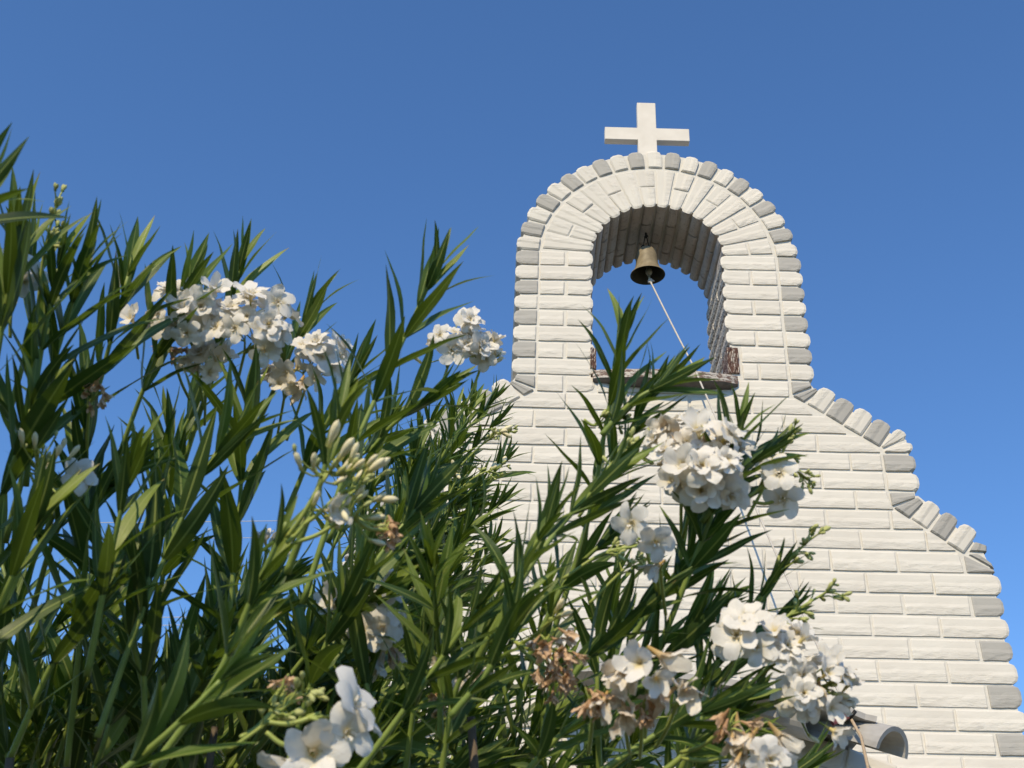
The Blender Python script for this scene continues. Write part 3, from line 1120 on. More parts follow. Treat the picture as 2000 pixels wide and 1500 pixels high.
TY = 12.0
trunk_base = Vector((on_y(470, 1330, TY).x, TY, 0))
tree = thing('broadleaf_tree', 'grey green small leaved tree standing beyond the bush', 'tree', trunk_base)
r2 = random.Random(21)
mb = MB()
tp = trunk_base
mb.tube([tp, tp + Vector((.1, 0, 1.2)), tp + Vector((.0, .1, 2.6)), tp + Vector((.2, 0, 4.2)), tp + Vector((.2, 0, 5.6))], [.22, .18, .15, .10, .05], 10)
cent = []
for k in range(42):
    a = r2.uniform(0, 2 * math.pi)
    rr = 2.3 * math.sqrt(r2.random())
    hgt = 4.0 + 3.0 * r2.random() * (1 - 0.25 * rr / 2.3)
    c = tp + Vector((rr * math.cos(a) * 1.1, rr * math.sin(a), hgt))
    cent.append((c, r2.uniform(.45, .8)))
    if k < 16:
        s = tp + Vector((.1, 0, r2.uniform(2.4, 4.6)))
        mb.tube([s, s.lerp(c, .5) + Vector((0, 0, .15)), c], [.06, .035, .012], 6)
link_mesh('trunk', mb.mesh('trunk', M_BARK, smooth=True), tree)
mb = MB()
for c, rad in cent:
    for k in range(330):
        v = Vector((r2.gauss(0, 1), r2.gauss(0, 1), r2.gauss(0, 1))).normalized() * rad * r2.uniform(.45, 1.05)
        v.z *= 0.75
        d = (v.normalized() + Vector((r2.gauss(0, .6), r2.gauss(0, .6), r2.gauss(0, .6)))).normalized()
        nn = Vector((r2.gauss(0, 1), r2.gauss(0, 1), r2.gauss(0, 1)))
        if abs(nn.normalized().dot(d)) > .95:
            continue
        quad_leaf(mb, c + v, d, nn, r2.uniform(.09, .17), r2.uniform(.04, .075), r2.random())
link_mesh('crown', mb.mesh('crown', M_TREE), tree).color = (0, 0, 0, 1)

# ================================================================== oleanders
# ---- leaf blades (shared): local y along the blade, x across, +z its upper face
def leaf_mesh(seed):
    r = random.Random(seed)
    m = MB()
    n = 9
    L, W = 1.0, r.uniform(0.122, 0.165)
    curve = r.uniform(0.0, 0.55) if seed % 5 else r.uniform(-0.25, 0.1)
    sidew = r.uniform(-0.30, 0.30)
    fold = r.uniform(0.12, 0.36)
    twist = r.uniform(-0.5, 0.5)
    vs, fs, uv = [], [], []
    ang, sa = 0.0, 0.0
    p = Vector((0, 0, 0))
    ws = []
    for i in range(n + 1):
        t = i / n
        w = W * 0.5 * (math.sin(math.pi * min(1, t ** 0.80)) ** 0.85) * (1 - 0.15 * t)
        if i == 0:
            w = W * 0.07
        if i == n:
            w = 0.0015
        d = Vector((math.sin(sa), math.cos(ang) * math.cos(sa), -math.sin(ang)))
        if i:
            p = p + d * (L / n)
        x = Vector((math.cos(sa), -math.sin(sa), 0))
        z = x.cross(d).normalized()
        tw = twist * t
        x2 = math.cos(tw) * x + math.sin(tw) * z
        z2 = -math.sin(tw) * x + math.cos(tw) * z
        wav = 0.012 * math.sin(t * 9 + seed)
        for s in (-1, -0.5, 0, 0.5, 1):
            vs.append(p + x2 * (s * w) + z2 * (abs(s) * w * fold + (wav if abs(s) == 1 else 0) * w / (W * .5)))
            uv.append((0.5 + 0.5 * s, t))
        ang += curve / n
        sa += sidew / n
    for i in range(n):
        for j in range(4):
            a = i * 5 + j
            fs.append((a, a + 1, a + 6, a + 5))
    m.add(vs, fs, uv, 0, 0.0)
    return m


LEAVES = [leaf_mesh(k) for k in range(16)]
LEAF_ME = [m.mesh('oleander_leaf', M_LEAF, smooth=True) for m in LEAVES]
LEAF_CO = [np.array(m.v, dtype=np.float64) for m in LEAVES]
LEAF_F = np.array(LEAVES[0].f, dtype=np.int64)
LEAF_UV = np.array(LEAVES[0].uv, dtype=np.float32)


# ---- flowers (shared): local +z is the way the flower faces
def petal(m, az, L, W, lift, curl, r, mi=0, tuck=0.0, crumple=0.0, z0=0.0):
    n, k = 5, 4
    vs, fs, uv = [], [], []
    for i in range(n + 1):
        t = i / n
        w = W * 0.5 * (0.22 + 0.78 * math.sin(math.pi * (0.10 + 0.66 * t)) ** 1.1) * (1.0 if t < .85 else 0.84)
        a = lift - curl * t
        for j in range(k + 1):
            s = -1 + 2 * j / k
            rr = 0.0025 + L * t * math.cos(a) * (1 - 0.10 * s * s * t)
            zz = L * t * math.sin(a) + z0
            skew = 0.28 * t * L
            x, y = s * w + skew, rr
            zz += tuck * s * w + 0.16 * w * math.sin(2.6 * s + 5 * t + r) * t
            zz += crumple * L * noise.noise(Vector((s * 1.7 + r, t * 3.1, r * 2)))
            x += crumple * L * .5 * noise.noise(Vector((s * 1.7, t * 3.1 + r, 7)))
            c, sn = math.cos(az), math.sin(az)
            vs.append((x * c - y * sn, x * sn + y * c, zz))
            uv.append((j / k, 0.12 + 0.88 * t))
    for i in range(n):
        for j in range(k):
            a = i * (k + 1) + j
            fs.append((a, a + 1, a + k + 2, a + k + 1))
    m.add(vs, fs, uv, mi)


def tube_base(m, L=0.017):
    m.lathe([(0.0016, -L), (0.0024, -L * .6), (0.0035, -L * .2), (0.0045, 0.001)], Matrix.Identity(4), 8, 0, [0.0, .05, .1, .14])


def flower(seed, kind):
    r = random.Random(seed)
    m = MB()
    if kind == 'open':
        for k in range(5):
            petal(m, 2 * math.pi * k / 5 + r.uniform(-.08, .08), 0.0265 * r.uniform(.92, 1.06), 0.0245, R_(r.uniform(16, 34)), R_(r.uniform(5, 35)), r.uniform(0, 6), tuck=.18, crumple=.13)
        for k in range(5):
            petal(m, 2 * math.pi * (k + .5) / 5, 0.007, 0.004, R_(62), 0, r.uniform(0, 6))
    elif kind == 'double':
        for k in range(6):
            petal(m, 2 * math.pi * k / 6 + r.uniform(-.15, .15), 0.026 * r.uniform(.9, 1.08), 0.0245, R_(r.uniform(8, 34)), R_(r.uniform(10, 45)), r.uniform(0, 6), tuck=.22, crumple=.2)
        for k in range(5):
            petal(m, 2 * math.pi * (k + .5) / 5 + r.uniform(-.2, .2), 0.018 * r.uniform(.85, 1.1), 0.017, R_(r.uniform(40, 66)), R_(r.uniform(5, 35)), r.uniform(0, 6), tuck=.2, crumple=.16, z0=.002)
        for k in range(4):
            petal(m, r.uniform(0, 6.28), 0.010, 0.008, R_(70), 0, r.uniform(0, 6), crumple=.25, z0=.002)
    elif kind == 'cup':
        for k in range(5):
            petal(m, 2 * math.pi * k / 5 + r.uniform(-.1, .1), 0.027 * r.uniform(.92, 1.06), 0.022, R_(r.uniform(48, 66)), R_(r.uniform(0, 22)), r.uniform(0, 6), tuck=.28, crumple=.18)
    elif kind == 'limp':
        for k in range(5):
            petal(m, 2 * math.pi * k / 5 + r.uniform(-.3, .3), 0.028 * r.uniform(.85, 1.06), 0.020, R_(r.uniform(55, 85)), R_(r.uniform(-10, 15)), r.uniform(0, 6), tuck=.4, crumple=.30)
    elif kind == 'dry':
        for k in range(5):
            petal(m, 2 * math.pi * k / 5 + r.uniform(-.4, .4), 0.022 * r.uniform(.7, 1.1), 0.0135, R_(r.uniform(60, 92)), R_(r.uniform(-20, 30)), r.uniform(0, 6), tuck=.7, crumple=.38)
    tube_base(m)
    return m.mesh('oleander_flower', M_DRY if kind == 'dry' else (M_PETAL_OLD if kind == 'limp' else M_PETAL), smooth=True)


FL = {k: [flower(100 * i + s, k) for s in range(5)] for i, k in enumerate(('open', 'double', 'cup', 'limp', 'dry'))}


def bud_mesh(big):
    m = MB()
    L, W = (0.026, 0.0040) if big else (0.011, 0.0022)
    pr, uv = [], []
    for i in range(9):
        t = i / 8
        pr.append((W * (0.30 + 0.70 * math.sin(math.pi * min(1, (t * .92 + .04)) ** 1.5) ** 1.0) if i not in (8,) else .0004, L * t))
        uv.append(0.06 + .9 * t)
    m.lathe(pr, Matrix.Identity(4), 9, 0, uv)
    # the green calyx
    for k in range(5):
        a = 2 * math.pi * k / 5
        b, w = W * .55, W * .5
        ca, sa = math.cos(a), math.sin(a)
        m.add([(b * ca - w * sa, b * sa + w * ca, 0), (b * ca + w * sa, b * sa - w * ca, 0), (W * 1.15 * ca, W * 1.15 * sa, L * .26)], [(0, 1, 2)], [(0, 0)] * 3)
    return m.mesh('oleander_bud', M_BUD if big else M_BUD_GREEN, smooth=True)


BUD_BIG, BUD_SMALL = bud_mesh(True), bud_mesh(False)


def frame(d, roll=0.0):
    d = d.normalized()
    return d.to_track_quat('Z', 'Y').to_matrix().to_4x4() @ Matrix.Rotation(roll, 4, 'Z')


def catmull(P, n=10):
    P = [P[0] * 2 - P[1]] + P + [P[-1] * 2 - P[-2]]
    out = []
    for i in range(1, len(P) - 2):
        a, b, c, d = P[i - 1], P[i], P[i + 1], P[i + 2]
        for k in range(n):
            t = k / n
            out.append(0.5 * ((2 * b) + (c - a) * t + (2 * a - 5 * b + 4 * c - d) * t * t + (3 * b - a - 3 * c + d) * t ** 3))
    out.append(P[-2])
    return out


class Shrub:
    def __init__(s, label, base, seed):
        s.root = thing('oleander_shrub', label, 'shrub', base)
        s.leaves = []       # (variant, matrix)
        s.r = random.Random(seed)
        s.ls, s.ss = 1.05, 1.3

    def shoot(s, pts, ll=0.125, step=0.030, start=0.35, spread=(11, 40), rad=(0.0042, 0.0022), dense=3, bare_tip=0.0):
        """pts: (px, py, depth) from base to tip; leaves in whorls of three from `start` of its length up to the tip"""
        r = s.r
        ll, step = ll * s.ls, step * s.ss
        P = catmull([p if isinstance(p, Vector) else at(*p) for p in pts])
        ls = [0.0]
        for a, b in zip(P, P[1:]):
            ls.append(ls[-1] + (b - a).length)
        T = ls[-1]
        mb = MB()
        m = len(P)
        mb.tube(P, [rad[0] + (rad[1] - rad[0]) * k / (m - 1) for k in range(m)], 7)
        o = link_mesh('branch', mb.mesh('branch', M_STEM, smooth=True), s.root)
        dist = T * (1 - bare_tip)
        phase = r.uniform(0, 6.28)
        k = 0
        while dist > T * start:
            i = max(1, min(m - 1, next((q for q in range(m) if ls[q] >= dist), m - 1)))
            f = (dist - ls[i - 1]) / max(1e-6, ls[i] - ls[i - 1])
            p = P[i - 1].lerp(P[i], f)
            t = (P[i] - P[i - 1]).normalized()
            a = t.cross(Vector((.3, .2, .9))).normalized()
            b = t.cross(a)
            grow = min(1.0, 0.62 + 0.14 * k)
            for q in range(dense):
                w = phase + k * 1.047 + 2.094 * q + r.uniform(-.3, .3)
                nn = math.cos(w) * a + math.sin(w) * b
                tt = min(1.0, k / 6.0)
                al = R_(spread[0] + (spread[1] - spread[0]) * tt + r.uniform(-9, 11))
                d = (math.cos(al) * t + math.sin(al) * nn)
                d = (d + Vector((0, 0, -0.10 * tt * r.random()))).normalized()
                up = (-nn * math.cos(al) + t * math.sin(al))
                up = (up + Vector((r.uniform(-.35, .35), r.uniform(-.35, .35), r.uniform(-.35, .35)))).normalized()
                x = d.cross(up).normalized()
                z = x.cross(d)
                L = ll * grow * r.uniform(.80, 1.12)
                if r.random() < 0.05:
                    continue
                M = Matrix(((x.x, d.x, z.x, p.x), (x.y, d.y, z.y, p.y), (x.z, d.z, z.z, p.z), (0, 0, 0, 1))) @ Matrix.Diagonal((L * r.uniform(.85, 1.15), L, L, 1))
                s.leaves.append((r.randrange(len(LEAVES)), M, min(1.0, max(0.0, 0.80 - 0.075 * k + r.gauss(0, .17)))))  # young tips paler; tone also paints lit tips over shaded lower leaves
            k += 1
            dist -= step * r.uniform(.85, 1.15) * (0.45 if k < 3 else (0.8 if k < 5 else 1.0))
        return P

    def cluster(s, c, rad, n, kinds, stalk, buds=0, small=0, face=None, scale=1.0, hemi=0.15):
        """a flower head: c = (px, py, depth) of its middle, stalk = where its stalk comes from"""
        r = s.r
        scale *= 0.84
        if n > 3:
            n = int(n * 1.25)
        C_ = at(*c)
        S_ = at(*stalk)
        ax = (C_ - S_).normalized()
        to_cam = (CAM - C_).normalized()
        f = (ax * 0.55 + to_cam * 0.75 + Vector((0, 0, 0.3))) if face is None else Vector(face)
        f.normalize()
        node = C_ - ax * rad * 0.8
        mb = MB()
        mb.tube(catmull([S_, S_.lerp(node, .5) + Vector((0, 0, -.004)), node], 6), [0.0026] * 13 if False else 0.0022, 6)
        items = []
        tries = 0
        used = []
        while len(used) < n and tries < n * 60:
            tries += 1
            v = Vector((r.gauss(0, 1), r.gauss(0, 1), r.gauss(0, 1))).normalized()
            if v.dot(f) < hemi - 0.5 * (tries > n * 30):
                continue
            p = C_ + v * rad * r.uniform(.35, 1.18)
            if any((p - u).length < 0.021 * scale for u in used):
                continue
            used.append(p)
            d = (v * 0.8 + f * 0.5 + Vector((r.gauss(0, .25), r.gauss(0, .25), r.gauss(0, .25)))).normalized()
            kd = r.choice(kinds)
            if kd in ('dry', 'limp'):
                d = (v * .5 + Vector((r.gauss(0, .35), r.gauss(0, .35), -0.7))).normalized()
            items.append((FL[kd][r.randrange(5)], p, d, scale * r.uniform(.72, 1.15), 'flower'))
        for q in range(buds):
            v = (ax * 0.8 + Vector((r.gauss(0, .55), r.gauss(0, .55), r.gauss(0, .55)))).normalized()
            p = node + v * rad * r.uniform(.55, 1.15)
            items.append((BUD_BIG, p, (v + ax * .6).normalized(), scale * r.uniform(.65, 1.15), 'bud'))
        for q in range(small):
            v = (ax * 1.0 + Vector((r.gauss(0, .45), r.gauss(0, .45), r.gauss(0, .45)))).normalized()
            p = node + v * rad * r.uniform(.5, 1.2)
            items.append((BUD_SMALL, p, (v + ax * .8).normalized(), scale * r.uniform(.8, 1.3), 'bud'))
        # side stalks shared by neighbouring flowers
        hubs = [node + (ax + Vector((r.gauss(0, .5), r.gauss(0, .5), r.gauss(0, .5)))).normalized() * rad * r.uniform(.25, .5) for _ in range(4)]
        for h in hubs:
            mb.tube([node - ax * 0.006, h], [0.0019, 0.0015], 5)
        for me, p, d, sc, nm in items:
            foot = p - d * (0.017 * sc if nm == 'flower' else 0.0)
            h = min(hubs, key=lambda q: (q - foot).length)
            midp = h.lerp(foot, .55) - d * 0.003
            mb.tube([h, midp, foot], [0.0013, 0.0011, 0.0012], 4, cap=False)
        o = link_mesh('flower_cluster', mb.mesh('flower_cluster', M_STALK, smooth=True), s.root)
        if n and set(kinds) == {'dry'}:
            o['label'] = 'withered brown flower head'
        for me, p, d, sc, nm in items:
            ch = bpy.data.objects.new(nm, me)
            COL.objects.link(ch)
            ch.parent = o
            ch.matrix_basis = Matrix.Translation(p) @ frame(d, r.uniform(0, 6.28)) @ Matrix.Scale(sc, 4)
        return o

    def spike(s, pts, n=10, rad=0.030, big=0, scale=1.0):
        """a branching stalk of young buds"""
        r = s.r
        P = catmull([at(*p) for p in pts], 8)
        ax = (P[-1] - P[-4]).normalized()
        mb = MB()
        mb.tube(P, [0.0022 - 0.0008 * k / (len(P) - 1) for k in range(len(P))], 6)
        items = []
        for q in range(n):
            i = int(len(P) * r.uniform(.45, .98))
            i = min(len(P) - 1, i)
            v = (ax * 1.0 + Vector((r.gauss(0, .5), r.gauss(0, .5), r.gauss(0, .5)))).normalized()
            e = P[i] + v * rad * r.uniform(.4, 1.0)
            mb.tube([P[i], P[i].lerp(e, .6) + ax * .002, e], [0.0014, 0.0011, 0.0010], 4, cap=False)
            for w in range(r.choice((1, 2, 3))):
                vv = (v + Vector((r.gauss(0, .5), r.gauss(0, .5), r.gauss(0, .5)))).normalized()
                items.append((e, vv, BUD_BIG if q < big else BUD_SMALL, scale * r.uniform(.75, 1.3)))
        o = link_mesh('flower_cluster', mb.mesh('bud_stalk', M_STALK, smooth=True), s.root)
        for e, vv, me, sc in items:
            ch = bpy.data.objects.new('bud', me)
            COL.objects.link(ch)
            ch.parent = o
            ch.matrix_basis = Matrix.Translation(e) @ frame(vv) @ Matrix.Scale(sc, 4)

    def trunk(s, tops):
        for t in tops:
            mb = MB()
            b = Vector(s.root.location) + Vector((s.r.uniform(-.15, .15), s.r.uniform(-.15, .15), 0))
            e = at(*t)
            mid = b.lerp(e, .5) + Vector((s.r.uniform(-.06, .06), s.r.uniform(-.06, .06), .1))
            mb.tube(catmull([b, mid, e], 8), [0.016 - 0.011 * k / 16 for k in range(17)], 8)
            link_mesh('branch', mb.mesh('branch', M_BARK, smooth=True), s.root)


LEFT = Shrub('tall near white flowering oleander bush filling the lower left against the sky', (-0.45, -2.45, 0), 3)
LEFT.ss = 2.0
LEFT.ls = 1.25
RIGHT_ = Shrub('white flowering oleander bush in front of the brick wall below the bell arch', (0.22, -2.35, 0), 5)
FAR = Shrub('finer leaved oleander bush close to the wall between the two nearer bushes', (-0.25, -1.1, 0), 9)

# ---- left bush, the shoots that show against the sky
S = LEFT.shoot
S([(-260, 590, 1.1), (-150, 490, 1.1), (-62, 405, 1.1)], .105, .020, .5, (18, 50))
S([(-60, 950, 1.35), (-10, 720, 1.35), (28, 490, 1.35)], .125, .028, .3)
S([(50, 950, 1.45), (75, 720, 1.45), (112, 525, 1.45)], .11, .028, .25)
S([(10, 1060, 1.5), (90, 760, 1.5), (162, 525, 1.5)], .115, .028, .25)
S([(90, 1040, 1.6), (180, 790, 1.6), (250, 540, 1.6)], .12, .028, .3)
S([(200, 980, 1.7), (280, 760, 1.7), (360, 570, 1.7)], .115, .03, .35)
S([(360, 900, 1.8), (420, 710, 1.8), (466, 530, 1.8)], .11, .03, .45)
S([(470, 900, 1.85), (540, 750, 1.85), (605, 605, 1.85)], .11, .03, .4)
S([(590, 1180, 1.5), (690, 880, 1.55), (785, 670, 1.6), (848, 535, 1.6)], .105, .026, .28)
S([(640, 1060, 1.7), (740, 860, 1.7), (850, 770, 1.7)], .11, .03, .3)
S([(560, 1120, 1.2), (620, 960, 1.2), (660, 820, 1.2)], .09, .03, .45)
S([(130, 1500, 1.5), (160, 1200, 1.5), (170, 960, 1.55), (165, 800, 1.55)], .115, .03, .3)
S([(60, 1200, 1.6), (120, 1020, 1.6), (220, 930, 1.6)], .12, .03, .3)
S([(170, 1320, 1.35), (215, 1090, 1.35), (255, 920, 1.35)], .10, .03, .3)
S([(190, 1440, 1.4), (280, 1190, 1.45), (390, 940, 1.5), (450, 860, 1.5)], .12, .034, .35)
S([(430, 1420, 1.6), (450, 1180, 1.6), (470, 960, 1.65), (480, 800, 1.65)], .12, .03, .25)
S([(300, 1500, 1.15), (420, 1330, 1.15), (500, 1150, 1.15), (560, 1020, 1.15)], .095, .035, .35, bare_tip=.12)
S([(200, 1540, 1.05), (330, 1430, 1.05), (430, 1330, 1.05)], .10, .03, .2)
S([(-60, 1150, 1.4), (10, 950, 1.4), (60, 800, 1.4)], .12, .03, .2)
S([(-80, 1350, 1.3), (0, 1180, 1.3), (60, 1040, 1.3)], .12, .03, .2)
S([(20, 1480, 1.4), (100, 1300, 1.4), (190, 1150, 1.4)], .12, .03, .2)
S([(560, 1500, 1.5), (620, 1300, 1.5), (700, 1120, 1.5)], .115, .03, .2)
S([(640, 1300, 1.6), (720, 1120, 1.6), (830, 970, 1.65)], .12, .03, .2)
S([(300, 1250, 1.8), (330, 1020, 1.8), (330, 850, 1.8)], .12, .03, .2)
S([(560, 1000, 1.75), (620, 860, 1.75), (690, 740, 1.75)], .115, .03, .25)
S([(250, 1120, 1.9), (330, 900, 1.9), (400, 760, 1.9)], .12, .032, .3)
S([(20, 800, 1.7), (60, 640, 1.7), (60, 500, 1.7)], .11, .03, .3)
LEFT.spike([(70, 640, 1.45), (85, 500, 1.45), (112, 395, 1.45)], 14, .022)
# ---- left bush, filling the dark middle and bottom
fr = random.Random(42)
for k in range(46):
    x = fr.uniform(-80, 780)
    y = fr.uniform(1360, 1720)
    d = fr.uniform(1.45, 2.3)
    le = fr.uniform(260, 420) * 1.6 / d
    an = R_(fr.uniform(40, 115))
    dx, dy = math.cos(an) * le, -math.sin(an) * le
    S([(x, y, d), (x + dx * .45 + fr.uniform(-20, 20), y + dy * .5, d), (x + dx, y + dy, d + fr.uniform(-.1, .1))], fr.uniform(.11, .135), .033, .12)

for k in range(64):
    x, y, d = fr.uniform(-80, 760), fr.uniform(1420, 1800), fr.uniform(1.75, 2.5)
    le = fr.uniform(220, 380) * 1.8 / d
    an = R_(fr.uniform(35, 110))
    dx, dy = math.cos(an) * le, -math.sin(an) * le
    S([(x, y, d), (x + dx * .45, y + dy * .5, d), (x + dx, y + dy, d)], .125, .03, .1)

# ---- unseen shoots added at the left, set sunward to shade the lower left
sr = random.Random(77)
made = 0
while made < 26:
    p = at(sr.uniform(-80, 400), sr.uniform(1260, 1620), sr.uniform(1.45, 2.1))
    q = p + SUN * sr.uniform(.75, 1.15)
    x, y, z = pix(q)
    if z < 0.25 or (x > -330 and y > -330):
        continue
    made += 1
    ft = Vector((q.x - sr.uniform(.05, .3), q.y + sr.uniform(-.1, .25), 0.3))
    S([ft, ft.lerp(q, .55) + Vector((-.05, 0, .05)), q - Vector((.05, 0, .22)), q + Vector((.01, .02, .05))], .125, .038, .50)

# ---- right bush
S = RIGHT_.shoot
S([(1070, 1270, 1.6), (1150, 1010, 1.6), (1185, 820, 1.6), (1214, 660, 1.6)], .105, .027, .40)
S([(1175, 850, 1.55), (1235, 785, 1.55), (1300, 748, 1.55)], .105, .026, .15, (14, 44))
S([(1140, 1030, 1.6), (1215, 870, 1.6), (1280, 755, 1.6)], .105, .028, .35)
S([(920, 1310, 1.35), (1020, 1130, 1.35), (1110, 1010, 1.4), (1190, 930, 1.4)], .105, .03, .35)
S([(960, 1260, 1.3), (1020, 1110, 1.3), (1080, 1010, 1.3)], .08, .03, .3)
S([(1250, 1360, 1.5), (1350, 1110, 1.5), (1405, 960, 1.5), (1442, 840, 1.5)], .105, .026, .30)
S([(1370, 1020, 1.5), (1440, 930, 1.5), (1500, 880, 1.5)], .085, .026, .25)
S([(1320, 1410, 1.5), (1430, 1250, 1.5), (1510, 1130, 1.5)], .085, .026, .25)
S([(1340, 1340, 1.55), (1450, 1260, 1.55), (1540, 1200, 1.55)], .08, .028, .25)
S([(1170, 1510, 1.35), (1290, 1430, 1.35), (1420, 1370, 1.35)], .10, .03, .25)
S([(690, 1520, 1.3), (780, 1400, 1.3), (860, 1290, 1.3), (930, 1190, 1.3)], .10, .03, .2)
S([(860, 1520, 1.4), (890, 1350, 1.4), (950, 1240, 1.4)], .11, .03, .2)
S([(790, 1520, 1.5), (810, 1370, 1.5), (830, 1240, 1.5)], .11, .03, .2)
S([(1000, 1540, 1.35), (1090, 1440, 1.35), (1180, 1370, 1.35)], .10, .03, .15)
S([(1060, 1400, 1.45), (1160, 1270, 1.45), (1260, 1180, 1.45)], .11, .03, .2)
S([(1180, 1440, 1.5), (1280, 1300, 1.5), (1370, 1210, 1.5)], .11, .028, .2)
S([(1230, 1250, 1.55), (1330, 1110, 1.55), (1400, 1020, 1.55)], .105, .028, .2)
S([(1030, 1290, 1.6), (1110, 1130, 1.6), (1200, 1040, 1.6)], .11, .03, .2)
S([(1280, 1520, 1.4), (1380, 1440, 1.4), (1470, 1370, 1.4)], .10, .03, .1)
S([(880, 1400, 1.25), (960, 1300, 1.25), (1010, 1190, 1.25)], .09, .03, .2)
for k in range(40):
    x = fr.uniform(700, 1330)
    y = fr.uniform(1350, 1720)
    d = fr.uniform(1.45, 2.2)
    le = fr.uniform(200, 330) * 1.6 / d
    an = R_(fr.uniform(28, 100))
    dx, dy = math.cos(an) * le, -math.sin(an) * le
    S([(x, y, d), (x + dx * .45 + fr.uniform(-15, 15), y + dy * .5, d), (x + dx, y + dy, d + fr.uniform(-.1, .1))], fr.uniform(.10, .125), .033, .12)

# ---- the farther, finer bush between
S = FAR.shoot
for px, py, tx, ty in ((800, 1000, 960, 770), (780, 1060, 930, 840), (800, 1100, 950, 900), (820, 1080, 960, 960), (800, 1180, 950, 1010),
                       (790, 1200, 920, 1080), (800, 1280, 930, 1120), (760, 980, 880, 800), (740, 1060, 850, 860), (700, 1150, 830, 960),
                       (720, 1250, 860, 1080), (780, 1340, 900, 1190), (740, 1360, 840, 1180), (690, 900, 800, 800), (700, 980, 810, 860),
                       (840, 930, 930, 780), (650, 1250, 760, 1090), (830, 1000, 900, 870), (820, 1180, 880, 1040), (660, 1100, 760, 940), (840, 940, 1010, 800), (860, 1010, 1020, 880), (850, 1090, 1010, 960), (850, 880, 1000, 760), (860, 1180, 1000, 1040)):
    d = fr.uniform(2.5, 3.0)
    mx, my = (px + tx) / 2 - 10, (py + ty) / 2 + 15
    S([(px, py, d), (mx, my, d), (tx - 40, ty + 25, d)], fr.uniform(.10, .125), .026, .1, (14, 44), (.0038, .002))
for k in range(22):
    x, y = fr.uniform(620, 830), fr.uniform(1080, 1450)
    d = fr.uniform(2.5, 3.2)
    an = R_(fr.uniform(35, 85))
    le = fr.uniform(170, 260)
    dx, dy = math.cos(an) * le, -math.sin(an) * le
    S([(x, y, d), (x + dx * .5, y + dy * .52, d), (x + dx, y + dy, d)], .115, .03, .1, (14, 46), (.0038, .002))

# ---- flower heads of the left bush
W_, WD, WL = ('open', 'double', 'open'), ('double', 'open', 'cup'), ('double', 'limp', 'cup')
Cl = LEFT.cluster
Cl((372, 632, 1.72), .050, 13, WD, (400, 800, 1.8), scale=1.05)
Cl((490, 640, 1.72), .050, 13, W_, (450, 800, 1.8), scale=1.05)
Cl((405, 712, 1.74), .030, 6, WL, (400, 830, 1.8))
Cl((335, 692, 1.76), .016, 5, ('dry',), (370, 780, 1.8), scale=.7)
Cl((612, 715, 1.85), .046, 9, W_, (560, 860, 1.9), scale=1.1)
Cl((560, 750, 1.83), .030, 4, WL, (540, 860, 1.9), buds=4, small=6)
Cl((265, 628, 1.7), .012, 2, ('cup',), (270, 700, 1.75))
Cl((893, 668, 2.0), .050, 10, ('double', 'open', 'limp'), (850, 780, 2.0), buds=2)
Cl((950, 690, 2.0), .030, 4, ('open', 'cup'), (910, 790, 2.0), buds=5, small=8)
Cl((152, 938, 1.45), .010, 2, ('open', 'cup'), (90, 960, 1.5))
Cl((85, 880, 1.4), .045, 0, W_, (60, 1000, 1.4), buds=9, small=10)
Cl((25, 545, 1.5), .030, 4, WD, (20, 660, 1.5))
Cl((655, 900, 1.15), .035, 0, W_, (560, 1050, 1.15), buds=9, small=7, scale=1.15)
Cl((715, 920, 1.15), .032, 0, W_, (570, 1040, 1.15), buds=8, small=6, scale=1.05)
Cl((715, 990, 1.15), .030, 0, W_, (575, 1060, 1.15), buds=5, small=6)
Cl((620, 990, 1.15), .014, 1, ('cup',), (560, 1060, 1.15), buds=3, scale=.8)
Cl((755, 1040, 1.2), .010, 4, ('dry',), (690, 1010, 1.15), scale=.6)
Cl((175, 775, 1.5), .022, 7, ('dry',), (170, 900, 1.55), scale=.6)
Cl((185, 1180, 1.5), .014, 3, ('dry',), (190, 1260, 1.5), scale=.7)
Cl((725, 1205, 1.6), .050, 12, WD, (690, 1340, 1.65), scale=1.05)
Cl((745, 1270, 1.6), .030, 5, WL, (700, 1370, 1.65))
Cl((650, 1395, 1.05), .020, 2, ('open',), (520, 1410, 1.05), face=(.75, -.7, .25), scale=1.4)
Cl((612, 1470, 1.05), .018, 2, ('open', 'cup'), (520, 1430, 1.05), face=(.1, -.8, -.6), scale=1.4)
Cl((560, 1365, 1.1), .022, 4, ('dry',), (470, 1440, 1.05), small=5, scale=.5)
Cl((525, 1065, 1.7), .014, 2, ('cup',), (500, 1150, 1.7))
LEFT.spike([(440, 1470, 1.05), (510, 1420, 1.05), (590, 1350, 1.06)], 10, .018)

Cr = RIGHT_.cluster
Cr((1330, 870, 1.5), .032, 8, ('limp', 'double'), (1330, 1050, 1.55))
Cr((1365, 920, 1.48), .050, 14, ('double', 'double', 'cup'), (1330, 1060, 1.55), scale=1.05)
Cr((1400, 890, 1.5), .026, 5, ('cup', 'open'), (1350, 1040, 1.55))
Cr((1250, 1020, 1.35), .010, 2, ('open',), (1290, 1180, 1.45), face=(-.25, -1, -.1), scale=1.15)
Cr((1278, 1052, 1.33), .006, 1, ('open',), (1290, 1180, 1.45), face=(.1, -1, -.3), scale=1.2)
Cr((1290, 1110, 1.36), .010, 2, ('limp',), (1300, 1200, 1.45), scale=1.0)
Cr((1520, 925, 1.5), .026, 3, ('cup', 'open'), (1440, 980, 1.5), buds=4, small=14)
Cr((1530, 975, 1.5), .008, 1, ('open',), (1470, 980, 1.5), face=(.2, -.8, -.6))
Cr((1455, 1245, 1.4), .026, 4, ('open', 'double'), (1400, 1340, 1.45), scale=1.05)
Cr((1540, 1280, 1.4), .030, 6, ('double', 'cup'), (1430, 1350, 1.45))
